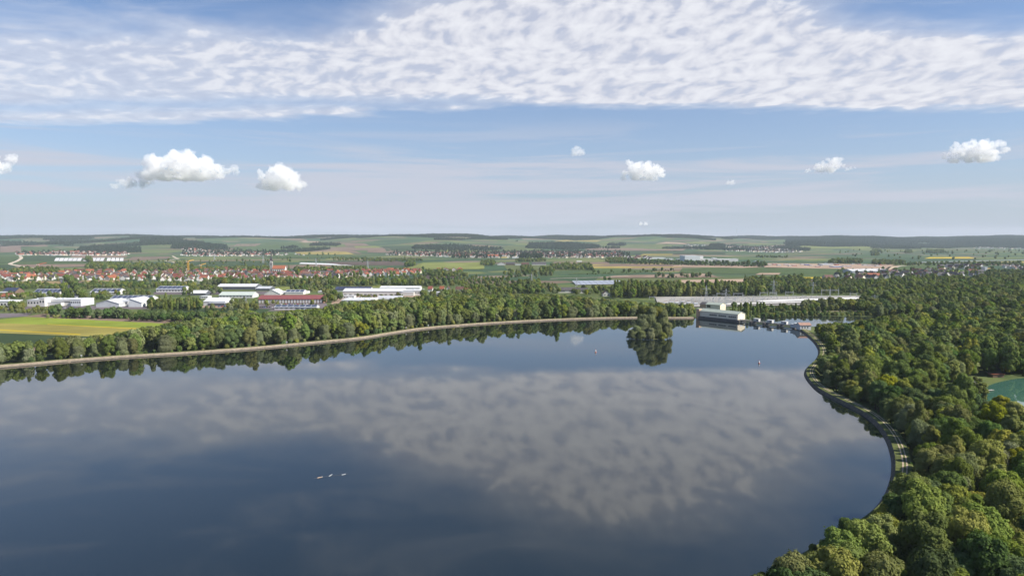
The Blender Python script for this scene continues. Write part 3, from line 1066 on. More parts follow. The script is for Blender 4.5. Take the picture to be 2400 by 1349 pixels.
for key, (lk, R, zb, zt, lf, n, lb, st) in SPEC.items():
    lf, n = lf * .68, int(n * 1.9)
    PROTO[key] = []
    for variant in range(2 if not key.startswith('bush') else 1):
        sid += 1
        cm = crown_mesh('crown_' + key, sid, R, zb, zt, lf, n, lb, st)
        cm.materials.append(LEAF[lk])
        tm = trunk_mesh('trunk_' + key, sid, zt * .8, .022 * zt if not key.startswith('bush') else .1, R)
        tm.materials.append(BARK)
        PROTO[key].append((cm, tm))
KEYS = list(SPEC)
for i, key in enumerate(KEYS):        # middle distance: fewer, larger clumps
    lk, R, zb, zt, lf, n, lb, st = SPEC[key]
    cm = crown_mesh('wood_' + key, 500 + i, R, zb, zt, lf * 1.7, int(n * .28), lb, st)
    cm.materials.append(LEAF[lk])
    ob = bpy.data.objects.new('stock_%02d' % i, cm)
    STOCK.objects.link(ob)
for i, key in enumerate(KEYS):        # the same kinds with fine leaves for the woods nearby
    STOCK.objects.link(bpy.data.objects.new('stock_%02d' % (len(KEYS) + i), PROTO[key][-1][0]))
FARKEYS = ['far_a', 'far_b', 'far_c']
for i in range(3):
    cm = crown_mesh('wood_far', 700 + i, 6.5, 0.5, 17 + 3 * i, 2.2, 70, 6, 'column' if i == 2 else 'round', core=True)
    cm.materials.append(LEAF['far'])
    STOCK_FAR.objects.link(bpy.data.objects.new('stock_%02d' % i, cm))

TREES = []    # (x, y, z, key, scale, zscale, rot, zone)


ZONE_S = {'mid': .64, 'avenue': .8, 'belt': .8, 'village': .8, 'plain': .75, 'poplars': .95, 'far_right': .85, 'hedge': .85}
TOP_L = ([-60, 0, 60, 100, 250, 300, 400, 450, 560, 650, 750, 800, 900, 1000, 1100, 1200, 1300, 1400, 1500, 1640], [800, 800, 795, 790, 784, 772, 754, 746, 738, 729, 722, 706, 700, 690, 687, 689, 690, 698, 708, 712])
TOP_R = ([1850, 1905, 1950, 1990, 2040, 2100, 2200, 2300, 2500], [772, 760, 756, 756, 748, 736, 724, 716, 714])

EDGE = ([1900, 1905, 1925, 1932, 1925, 1905, 1905, 1925, 1975, 2035, 2085, 2115, 2132, 2128, 2108, 2085, 2030, 1975, 1905, 1822, 1740],
        [700, 770, 800, 830, 850, 866, 880, 900, 930, 960, 1000, 1040, 1090, 1140, 1180, 1205, 1225, 1250, 1285, 1349, 1410])


def plant(pts, weights, smin, smax, zone, zs=(0.85, 1.2), z=None):
    ks = list(weights)
    w = np.array([weights[k] for k in ks], float)
    w /= w.sum()
    for p in pts:
        k = ks[RNG.choice(len(ks), p=w)]
        s = RNG.uniform(smin, smax) * ZONE_S.get(zone, 1.0)
        zz = (Tz(p[0], p[1]) if z is None else z) - 0.1
        sz = s * RNG.uniform(*zs)
        lim = TOP_L if zone in ('left', 'shore') else TOP_R if zone in ('right', 'right_edge') and p[1] > 330 else None
        if lim:          # how high the canopy stands along the bank
            top = HC - (np.interp(CX + p[0] / p[1] * F, *lim) + RNG.uniform(-3, 9) - HR) * p[1] / F
            hmax = top - zz
            if hmax < 6:
                continue
            if SPEC[k][3] * sz > hmax:
                f = hmax / (SPEC[k][3] * sz)
                sz *= f
                s *= max(f, .62)
        if zone in ('right', 'right_edge'):      # keep the dike path clear
            for f in (1.0, .85, .7, .55, .4, 0):
                ok = True
                for hf, rf_ in ((.35, .85), (.62, 1.0), (.9, .6)):
                    zc_, R_ = zz + SPEC[k][3] * sz * f * hf, SPEC[k][1] * s * f * rf_
                    row = HR + (HC - zc_) / p[1] * F
                    ok &= CX + (p[0] - R_) / p[1] * F > np.interp(row, EDGE[1], EDGE[0]) - 10
                if ok:
                    break
            if not f:
                continue
            s, sz = s * f, sz * f
        TREES.append((p[0], p[1], zz, k, s, sz, RNG.uniform(0, 6.283), zone))


def pxpoly(pts):
    return [tuple(hit(a, b)[:2]) for a, b in pts]


def clear(pts, *polys):
    for q in polys:
        if len(pts):
            pts = pts[~inpoly(pts, q)]
    return pts


def dist_line(pts, line):
    d = np.full(len(pts), 1e9)
    for i in range(0, len(line), 3):
        d = np.minimum(d, np.hypot(pts[:, 0] - line[i, 0], pts[:, 1] - line[i, 1]))
    return d


MIX_R = {'broad_a': 3, 'broad_b': 2.2, 'broad_c': 2.2, 'broad_d': 3, 'maple_a': 1.7, 'maple_b': .8, 'willow_a': 1.0}
MIX_L = {'broad_a': 2.5, 'broad_b': 2.4, 'broad_c': 2.0, 'broad_d': 2.6, 'maple_a': .5, 'willow_a': 2.4, 'willow_b': 1.0, 'poplar_a': .4, 'poplar_b': .3}
MIX_F = {'broad_a': 2, 'broad_b': 2, 'broad_c': 3, 'broad_d': 2, 'willow_a': 2.0, 'poplar_a': .5, 'maple_a': .4}

# forest on the right: everything landward of the dike
inner = RIGHT + RN * 10.5
forest_r = [tuple(a) for a in inner[:-1]] + [(60, -80), (420, 60), (760, 500), (900, 700), (900, 745)] + [tuple(gp(a, b)[:2]) for a, b in [(2300, 754), (2060, 760), (1960, 767), (1905, 770)]]
q = scatter(forest_r, 7.7, .48)
pond_view = [tuple(a) for a in PONDPOLY]
ctr = PONDPOLY.mean(0)
pond_grow = [tuple(ctr + (a - ctr) * 1.08) for a in PONDPOLY]
low_zone = pxpoly([(2262, 958), (2255, 985), (2310, 1062), (2440, 1110), (2520, 1100), (2500, 975), (2400, 985), (2320, 950)])
garden = pxpoly([(2190, 936), (2205, 912), (2260, 893), (2345, 885), (2410, 877), (2410, 886), (2340, 897), (2305, 912), (2285, 928)])
cottage_view = pxpoly([(2180, 945), (2180, 930), (2290, 927), (2290, 955), (2250, 975)])
low = q[inpoly(q, low_zone)]
q = clear(q, pond_grow, low_zone, garden, cottage_view)
ang = np.arctan2(q[:, 0], q[:, 1])
q = q[(ang < 0.80) & (np.hypot(q[:, 0], q[:, 1]) > 95)]
dl = dist_line(q, RIGHT)
nr_ = q[:, 1] < 215
plant(q[(dl < 24) & nr_], {'broad_a': 2, 'broad_d': 2, 'maple_a': 2, 'broad_c': 1, 'maple_b': 1}, .85, 1.1, 'right_edge')
plant(q[(dl < 24) & ~nr_], {'broad_a': 2, 'broad_b': 2, 'broad_c': 2, 'broad_d': 3, 'willow_a': 1, 'maple_b': 1.5, 'poplar_b': .6}, .62, .95, 'right_edge')
plant(q[dl >= 24], MIX_R, .60, 1.10, 'right', (.78, 1.22))
plant(clear(low, pond_grow), {'bush_a': 1, 'bush_b': 2, 'maple_b': .5}, .8, 1.25, 'pond')
lowc = scatter(cottage_view, 6)
plant(lowc, {'bush_a': 1, 'bush_b': 1}, .7, 1.1, 'pond')
gq = scatter(garden, 9)
plant(gq[RNG.random(len(gq)) < .55], {'bush_a': 1, 'bush_b': 1.5}, .5, .9, 'pond')
# scrub on the near dike, close to the camera
nearline = RIGHT[(RIGHT[:, 1] < 196) & (RIGHT[:, 1] > 120)]
nearn = RN[(RIGHT[:, 1] < 196) & (RIGHT[:, 1] > 120)]
for i in range(0, len(nearline)):
    if RNG.random() < .8:
        d0 = RNG.choice([2.2, 10.5, 12.5, 14.0])
        p = nearline[i] + nearn[i] * (d0 + RNG.uniform(-.6, .8))
        plant([p], {'bush_b': 1, 'maple_b': .8, 'bush_a': .4} if d0 > 5 else {'bush_b': 1, 'willow_b': .35}, .35, .75 if d0 > 5 else .55, 'scrub', z=1.5)
for i in range(0, len(nearline), 2):
    p = nearline[i] + nearn[i] * RNG.uniform(10.5, 18)
    plant([p], {'maple_a': 1.4, 'maple_b': 1, 'broad_d': 1.2, 'broad_a': 1}, .6, .95, 'right_edge')

for i in range(0, len(RIGHT)):
    if RIGHT[i, 1] > 150 and RNG.random() < .8:
        plant([RIGHT[i] + RN[i] * RNG.uniform(6.6, 9.6)], {'bush_b': 1, 'bush_a': .6}, .1, .32, 'weeds', z=.6)
    if RIGHT[i, 1] > 150 and RNG.random() < .35:
        plant([RIGHT[i] + RN[i] * RNG.uniform(1.0, 2.2)], {'bush_b': 1}, .06, .13, 'weeds', z=1.2)
# far bank forest
front = [tuple(a) for a in (LEFT + LN * 13.0) if a[1] > 440]
back = [tuple(gp(a, b)[:2]) for a, b in [(1625, 733), (1560, 724), (1500, 718), (1400, 713), (1250, 711), (1100, 710), (1000, 714), (900, 722), (800, 729),
                                         (700, 737), (600, 745), (520, 752), (470, 763), (410, 776), (340, 792), (240, 811), (120, 829), (10, 842)]]
forest_l = front + back
q = scatter(forest_l, 8.0)
dl = dist_line(q, LEFT)
gaps = pxpoly([(70, 852), (60, 836), (105, 830), (118, 845)]), pxpoly([(322, 840), (318, 815), (352, 810), (362, 834)])
q = clear(q, *gaps)
dl = dist_line(q, LEFT)
plant(q[dl < 21], MIX_L, .72, 1.05, 'shore')
plant(q[dl >= 21], MIX_L, .85, 1.25, 'left')
# low scrub along the foot of the far bank trees
for i in range(0, len(LEFT), 1):
    if LEFT[i, 1] > 440 and RNG.random() < .75:
        p = LEFT[i] + LN[i] * RNG.uniform(10.3, 12.5)
        plant([p], {'bush_a': 1, 'bush_b': 1}, .45, .95, 'shore_scrub', z=0.3)

# the wooded islet
ISL = gp(1524, 790, 0)
isl = [(-19, -11, 'willow_a', .78, .62), (-14, -5, 'willow_b', 1.0, .95), (-7, 2, 'willow_a', 1.15, 1.45), (1, 5, 'willow_a', 1.2, 1.85), (8, 10, 'broad_d', 1.2, 1.75), (12, 3, 'willow_a', 1.1, 1.65),
       (4, -6, 'willow_b', 1.1, 1.2), (-2, 12, 'broad_d', 1.25, 1.75), (15, -4, 'willow_b', 1.0, 1.15), (-2, -11, 'willow_b', .85, .85), (-11, -12, 'willow_b', .85, .7), (9, -10, 'bush_b', 1.8, 1.5)]
islw = ['low rounded willow at the tip of the islet', 'rounded willow second from the tip of the islet', 'tall willow in the middle of the islet', 'tallest willow on the islet crown', 'tall olive tree at the back right of the islet',
        'tall willow on the right of the islet', 'low willow in front on the islet', 'tall olive tree behind the islet willows', 'low willow at the right end of the islet', 'small low willow on the islet edge facing the camera',
        'spreading low willow on the front edge of the islet', 'olive bush at the waterline of the islet']
for (a, b, k, s, zs), lab in zip(isl, islw):
    TREES.append((ISL.x + a, ISL.y + b, -1.2, k, s, zs, RNG.uniform(0, 6.28), ('isle', lab)))
ib = bmesh.new()
bmesh.ops.create_icosphere(ib, subdivisions=3, radius=1.0)
for v in ib.verts:
    v.co.x *= 18 + 2 * math.sin(v.co.y * 7)
    v.co.y *= 12 + 1.5 * math.sin(v.co.x * .3)
    v.co.z *= 0.5
im = bpy.data.meshes.new('islet')
ib.to_mesh(im)
ib.free()
io = link('islet', im, grass_l)
io.location = (ISL.x - 1, ISL.y - 1, 0)
tag(io, 'low earth islet under the willows in the lake', 'islet', kind='structure')

# hedges, belts and clumps: polygon of ground pixels, spacing, mix, scale
H_ = {'bush_a': 2, 'bush_b': .6, 'broad_c': 1.2}
BELT = [
    ([(112, 745), (118, 740), (300, 744), (300, 748)], 6, H_, .75, 1.0, 'hedge'),
    ([(305, 753), (318, 742), (500, 748), (500, 756)], 7, {'broad_c': 3, 'broad_a': 1, 'bush_a': 1}, .55, .75, 'hedge'),
    ([(505, 752), (505, 745), (600, 744), (600, 752)], 8, MIX_L, .55, .8, 'hedge'),
    ([(0, 732), (0, 724), (110, 728), (118, 740)], 9, {'broad_d': 2, 'willow_b': 1.5, 'bush_b': 1}, .4, .7, 'mid'),
    ([(18, 729), (20, 716), (60, 718), (66, 730)], 9, {'broad_d': 2, 'broad_a': 1, 'willow_a': 1}, .85, 1.15, 'mid'),
    ([(350, 730), (352, 716), (468, 716), (474, 729)], 8.5, {'broad_c': 2, 'poplar_a': 2, 'broad_b': 1.5, 'poplar_b': 1}, .85, 1.1, 'mid'),
    ([(480, 729), (530, 719), (600, 721), (610, 731)], 10, {'broad_d': 2, 'willow_a': 1.4, 'bush_b': 1}, .6, .95, 'mid'),
    ([(536, 716), (540, 708), (605, 710), (606, 719)], 11, MIX_L, .6, .85, 'mid'),
    ([(615, 719), (615, 714), (745, 713), (745, 717)], 10, {'bush_a': 1, 'broad_d': .8, 'bush_b': 1}, .5, .75, 'mid'),
    ([(0, 703), (0, 694), (64, 695), (64, 703)], 12, MIX_L, .6, .9, 'mid'),
    ([(70, 700), (70, 693), (190, 692), (190, 700)], 11, MIX_L, .55, .8, 'mid'),
    ([(0, 680), (0, 668), (90, 668), (170, 678)], 12, MIX_F, .6, .95, 'mid'),
    ([(100, 680), (90, 674), (190, 673), (195, 682)], 12, MIX_F, .55, .85, 'mid'),
    ([(150, 702), (146, 672), (162, 672), (180, 702)], 11, {'poplar_a': 1.5, 'broad_b': 1.5, 'broad_c': 1.5}, .7, 1.0, 'avenue'),
    ([(188, 704), (166, 672), (150, 655), (166, 655), (188, 680), (204, 704)], 11, {'broad_c': 2, 'broad_a': 2, 'broad_b': 1}, .75, 1.05, 'avenue'),
    ([(195, 678), (190, 667), (480, 668), (480, 679)], 13, MIX_F, .65, 1.0, 'mid'),
    ([(210, 705), (215, 688), (250, 689), (270, 705)], 12, MIX_L, .6, .9, 'mid'),
    ([(270, 695), (262, 684), (350, 686), (352, 696)], 14, MIX_L, .6, .9, 'mid'),
    ([(430, 695), (430, 678), (520, 676), (520, 690)], 13, MIX_F, .65, 1.0, 'mid'),
    ([(480, 672), (480, 665), (1000, 664), (1060, 672)], 13, MIX_F, .8, 1.15, 'belt'),
    ([(680, 680), (690, 674), (780, 674), (780, 690)], 12, MIX_F, .6, .95, 'mid'),
    ([(755, 712), (758, 690), (785, 690), (800, 706)], 12, MIX_L, .8, 1.1, 'mid'),
    ([(835, 703), (838, 696), (960, 693), (960, 697)], 12, {'bush_a': 1, 'broad_d': 1}, .5, .75, 'mid'),
    ([(985, 700), (990, 690), (1200, 690), (1200, 705)], 12, MIX_L, .8, 1.1, 'mid'),
    ([(1000, 672), (1000, 655), (1200, 652), (1210, 670)], 17, MIX_F, .5, .9, 'mid'),
    ([(1100, 692), (1080, 676), (1300, 672), (1320, 690)], 14, MIX_F, .75, 1.1, 'mid'),
    ([(1215, 690), (1215, 668), (1265, 666), (1265, 690)], 12, MIX_L, 1.0, 1.35, 'mid'),
    ([(1200, 712), (1200, 698), (1400, 690), (1520, 702), (1520, 716)], 10, MIX_L, .85, 1.2, 'left'),
    ([(1340, 694), (1340, 684), (1440, 676), (1480, 690)], 13, MIX_L, .7, 1.05, 'mid'),
    ([(1440, 700), (1440, 686), (1790, 683), (1790, 693)], 9.5, {'broad_b': 2, 'poplar_a': 1.6, 'broad_d': 1.5, 'poplar_b': 1.2, 'broad_a': 1}, .85, 1.15, 'poplars'),
    ([(1740, 692), (1745, 660), (1880, 655), (1900, 690)], 12, MIX_F, .8, 1.2, 'mid'),
    ([(1880, 692), (1870, 660), (2060, 662), (2100, 690)], 11, MIX_F, .7, 1.1, 'mid'),
    ([(2010, 735), (2030, 700), (2060, 672), (2330, 664), (2620, 664), (2620, 736), (2260, 730)], 10.5, MIX_F, .85, 1.3, 'far_right'),
    ([(2090, 664), (2090, 655), (2330, 656), (2330, 665)], 14, MIX_F, .7, 1.1, 'mid'),
    ([(2300, 664), (2310, 640), (2420, 638), (2420, 664)], 15, MIX_F, .8, 1.2, 'mid'),
    ([(1775, 738), (1780, 720), (1890, 722), (1990, 724), (2000, 731), (1880, 734), (1800, 741)], 10, {'broad_c': 2, 'broad_d': 2, 'bush_b': 2, 'willow_b': 1, 'poplar_a': .6}, .5, .85, 'mid'),
    ([(1780, 746), (1800, 737), (1900, 736), (2080, 736), (2060, 741.5), (1900, 741.5)], 6.5, {'bush_a': 1, 'bush_b': 1.4}, .6, 1.0, 'river'),
    ([(2040, 744), (2050, 731), (2620, 730), (2620, 745)], 9, MIX_F, .55, .95, 'river'),
    ([(1880, 729), (1880, 720), (2060, 719), (2060, 728)], 10, {'willow_a': 1, 'broad_d': 1, 'bush_a': 1}, .6, .95, 'river'),
    ([(1880, 731), (1880, 718), (2040, 716), (2040, 726)], 11, {'willow_a': 2, 'broad_d': 2, 'broad_a': 1}, .65, 1.05, 'mid'),
    ([(1562, 742), (1565, 734), (1625, 735), (1626, 741)], 8, {'broad_c': 3, 'broad_a': 1}, .62, .85, 'mid'),
    ([(1745, 752), (1700, 735), (1720, 724), (1790, 724), (1800, 742), (1770, 750)], 8, {'bush_a': 1.2, 'bush_b': 1.2, 'broad_c': .8, 'poplar_a': .5}, .6, 1.0, 'mid'),
    # in and around the villages
    ([(30, 645), (30, 637), (136, 636), (136, 646)], 15, MIX_F, .8, 1.2, 'village'),
    ([(200, 632), (205, 622), (400, 626), (400, 638)], 16, MIX_F, .8, 1.2, 'village'),
    ([(400, 640), (410, 622), (440, 620), (460, 638)], 16, MIX_F, .7, 1.1, 'village'),
    ([(440, 640), (440, 634), (640, 630), (640, 638)], 18, MIX_F, .7, 1.1, 'village'),
    ([(690, 640), (690, 632), (860, 632), (860, 638)], 18, MIX_F, .7, 1.0, 'village'),
    ([(1000, 652), (1000, 640), (1090, 641), (1100, 652)], 16, MIX_F, .7, 1.0, 'village'),
    ([(200, 612), (202, 605), (214, 605), (216, 618)], 14, MIX_F, .8, 1.3, 'plain'),
    ([(0, 662), (0, 636), (1000, 632), (1000, 660)], 33, MIX_F, .5, .9, 'village'),
    ([(1950, 655), (1950, 638), (2330, 628), (2330, 656)], 34, MIX_F, .55, .95, 'village'),
    # on the plain
    ([(950, 627), (952, 616), (970, 612), (974, 625)], 15, MIX_F, .9, 1.2, 'plain'),
    ([(850, 613), (852, 608), (990, 609), (990, 613)], 22, MIX_F, .7, 1.0, 'plain'),
    ([(780, 612), (785, 606), (845, 606), (845, 611)], 30, MIX_F, .6, .9, 'plain'),
    ([(1128, 623), (1130, 616), (1160, 614), (1160, 623)], 14, MIX_F, .8, 1.1, 'plain'),
    ([(1208, 616), (1210, 611), (1278, 610), (1278, 614)], 22, MIX_F, .8, 1.2, 'plain'),
    ([(1300, 632), (1290, 624), (1385, 622), (1388, 635)], 15, MIX_F, .8, 1.1, 'plain'),
    ([(1225, 640), (1220, 630), (1245, 628), (1250, 640)], 14, MIX_F, .8, 1.1, 'plain'),
    ([(1268, 648), (1266, 632), (1298, 630), (1300, 648)], 16, MIX_F, .7, 1.1, 'plain'),
    ([(1180, 650), (1185, 640), (1270, 640), (1270, 652)], 24, MIX_F, .7, 1.0, 'plain'),
    ([(1420, 616), (1420, 608), (1470, 607), (1470, 617)], 15, MIX_F, .8, 1.1, 'plain'),
    ([(1465, 619), (1470, 612), (1800, 621), (1790, 626)], 18, {'bush_a': 2, 'broad_c': 1}, .9, 1.3, 'plain'),
    ([(1370, 644), (1380, 641), (1580, 632), (1580, 636)], 22, {'bush_a': 2, 'broad_c': .8}, .7, 1.0, 'plain'),
    ([(1530, 653), (1535, 649), (1665, 645), (1665, 652)], 24, {'willow_a': 1, 'broad_c': 1, 'bush_a': 1.4}, .6, 1.1, 'plain'),
    ([(1395, 664), (1400, 659), (1480, 660), (1480, 665)], 22, {'bush_a': 1, 'broad_c': 1}, .6, .9, 'plain'),
    ([(1770, 605), (1775, 602), (1850, 603), (1850, 605)], 34, MIX_F, .8, 1.0, 'plain'),
    ([(1942, 619), (1950, 612), (2020, 612), (2020, 618)], 16, MIX_F, .9, 1.2, 'plain'),
    ([(2040, 622), (2045, 614), (2120, 616), (2120, 622)], 19, MIX_F, .9, 1.2, 'plain'),
    ([(2120, 624), (2130, 619), (2400, 617), (2400, 624)], 26, MIX_F, .7, 1.0, 'plain'),
    ([(2040, 592), (2045, 586), (2065, 586), (2065, 592)], 26, MIX_F, 1.0, 1.3, 'plain'),
    ([(2040, 600), (2042, 596), (2060, 596), (2060, 600)], 26, MIX_F, 1.0, 1.3, 'plain'),
    ([(2120, 594), (2122, 588), (2136, 588), (2138, 594)], 26, MIX_F, 1.1, 1.4, 'plain'),
    ([(2170, 594), (2172, 588), (2212, 588), (2212, 594)], 26, MIX_F, 1.1, 1.4, 'plain'),
    ([(2230, 612), (2230, 588), (2420, 586), (2420, 608)], 190, MIX_F, .9, 1.5, 'plain'),
    ([(1980, 612), (1960, 585), (2230, 590), (2230, 612)], 210, MIX_F, .9, 1.4, 'plain'),
    ([(620, 616), (640, 604), (900, 604), (940, 616)], 120, MIX_F, .6, 1.0, 'plain'),
    ([(300, 618), (300, 612), (640, 611), (640, 622)], 70, MIX_F, .6, 1.0, 'plain'),
    ([(700, 600), (705, 597), (790, 597), (790, 600)], 70, MIX_F, .9, 1.2, 'plain'),
]
SUBST = pxpoly([(1530, 716), (1535, 697), (2035, 693), (2040, 706), (1800, 717), (1620, 722)])
ROADC = pxpoly([(178, 705), (165, 690), (148, 668), (158, 668), (175, 685), (192, 705)])
for pix, s, mixw, a, b, zone in BELT:
    pts = clear(scatter(pxpoly(pix), s), SUBST, ROADC)
    plant(pts, mixw, a, b, zone)
ORD = ['first', 'second', 'third', 'fourth', 'fifth', 'sixth', 'seventh', 'eighth', 'ninth', 'tenth', 'eleventh', 'twelfth', 'thirteenth', 'fourteenth', 'fifteenth', 'sixteenth',
       'seventeenth', 'eighteenth', 'nineteenth', 'twentieth'] + ['%d%s' % (i, {1: 'st', 2: 'nd', 3: 'rd'}.get(i % 10, 'th') if i % 100 not in (11, 12, 13) else 'th') for i in range(21, 400)]
# ------------------------------------------------------------------ buildings
M_ = {
    'white': mat('wall_white', (0.58, 0.57, 0.55), 0.8, 0.3, 0.08, 0.15), 'cream': mat('wall_cream', (0.74, 0.66, 0.52), 0.8, 0.3, 0.08, 0.2),
    'grey': mat('wall_grey', (0.50, 0.52, 0.54), 0.7, 0.3, 0.08, 0.2), 'pale': mat('wall_pale_grey', (0.62, 0.64, 0.66), 0.7, 0.3, 0.06, 0.2),
    'dark': mat('wall_dark', (0.09, 0.10, 0.12), 0.7, 0.3, 0.1, 0.2), 'brick': mat('wall_brick', (0.33, 0.18, 0.13), 0.9, 0.2, 0.15, 0.5),
    'timber': mat('wall_timber', (0.16, 0.11, 0.08), 0.9, 0.2, 0.2, 0.5), 'concrete': mat('wall_concrete', (0.36, 0.34, 0.31), 0.9, 0.2, 0.2, 0.3),
    'dconcrete': mat('wall_dark_concrete', (0.13, 0.12, 0.11), 0.9, 0.2, 0.25, 0.4), 'yellow': mat('wall_yellow', (0.70, 0.55, 0.22), 0.8, 0.3),
    'r_white': mat('roof_white', (0.54, 0.55, 0.56), 0.6, 0.3, 0.1, 0.12), 'r_grey': mat('roof_grey', (0.42, 0.44, 0.47), 0.6, 0.4, 0.12, 0.15),
    'r_red': mat('roof_red_tile', (0.165, 0.056, 0.042), 0.85, 0.2, 0.18, 0.3, objvar=.2), 'r_orange': mat('roof_orange_tile', (0.255, 0.092, 0.05), 0.85, 0.2, 0.15, 0.3, objvar=.18),
    'r_brown': mat('roof_brown_tile', (0.115, 0.064, 0.052), 0.85, 0.2, 0.2, 0.3, objvar=.2), 'r_dark': mat('roof_dark_tile', (0.065, 0.06, 0.065), 0.8, 0.3, 0.2, 0.3, objvar=.25),
    'r_solar': mat('roof_solar', (0.035, 0.045, 0.085), 0.3, 0.5, 0.2, 0.2), 'r_maroon': mat('roof_maroon_sheet', (0.20, 0.065, 0.065), 0.6, 0.3, 0.12, 0.2),
    'r_green': mat('roof_pale_green_sheet', (0.42, 0.47, 0.43), 0.6, 0.3, 0.08, 0.15), 'r_copper': mat('roof_grey_green', (0.29, 0.33, 0.29), 0.6, 0.3, 0.1, 0.2),
    'glass': mat('window_glass', (0.025, 0.03, 0.04), 0.15, 0.6), 'steel': mat('galvanised_steel', (0.42, 0.44, 0.46), 0.5, 0.5, metal=.3),
    'crane': mat('crane_yellow', (0.62, 0.33, 0.03), 0.6, 0.3), 'salmon': mat('wall_salmon', (0.50, 0.33, 0.23), 0.85, 0.2, 0.1, 0.3),
    'blue': mat('blue_paint', (0.04, 0.10, 0.40), 0.5, 0.4), 'redp': mat('red_paint', (0.45, 0.05, 0.03), 0.5, 0.4),
}
FOOT = []


def footprint(c, rz, x0, x1, y0, y1, g=2.0):
    cs, sn = math.cos(rz), math.sin(rz)
    FOOT.append([(c[0] + cs * a - sn * b, c[1] + sn * a + cs * b) for a, b in ((x0 - g, y0 - g), (x1 + g, y0 - g), (x1 + g, y1 + g), (x0 - g, y1 + g))])


def roof_gable(b, x0, x1, y0, y1, ze, zr, axis, over=0.5, th=0.35, lean=0.5):
    """two slabs; ridge along 'x' or 'y'; lean = place of the ridge across"""
    if axis == 'x':
        yr = y0 + (y1 - y0) * lean
        s = (zr - ze) / max(1e-6, (yr - y0))
        s2 = (zr - ze) / max(1e-6, (y1 - yr))
        prof = [(y0 - over, ze - over * s), (yr, zr), (y1 + over, ze - over * s2), (y1 + over, ze - over * s2 + th), (yr, zr + th), (y0 - over, ze - over * s + th)]
        b.prism(prof, 'x', x0 - over, x1 + over)
    else:
        xr = x0 + (x1 - x0) * lean
        s = (zr - ze) / max(1e-6, (xr - x0))
        s2 = (zr - ze) / max(1e-6, (x1 - xr))
        prof = [(x0 - over, ze - over * s), (xr, zr), (x1 + over, ze - over * s2), (x1 + over, ze - over * s2 + th), (xr, zr + th), (x0 - over, ze - over * s + th)]
        b.prism(prof, 'y', y0 - over, y1 + over)


def wall_gable(b, x0, x1, y0, y1, ze, zr, axis, lean=0.5):
    e = 0.02
    if axis == 'x':
        yr = y0 + (y1 - y0) * lean
        b.prism([(y0, -.4), (y1, -.4), (y1, ze - e), (yr, zr - e), (y0, ze - e)], 'x', x0, x1)
    else:
        xr = x0 + (x1 - x0) * lean
        b.prism([(x0, -.4), (x1, -.4), (x1, ze - e), (xr, zr - e), (x0, ze - e)], 'y', y0, y1)


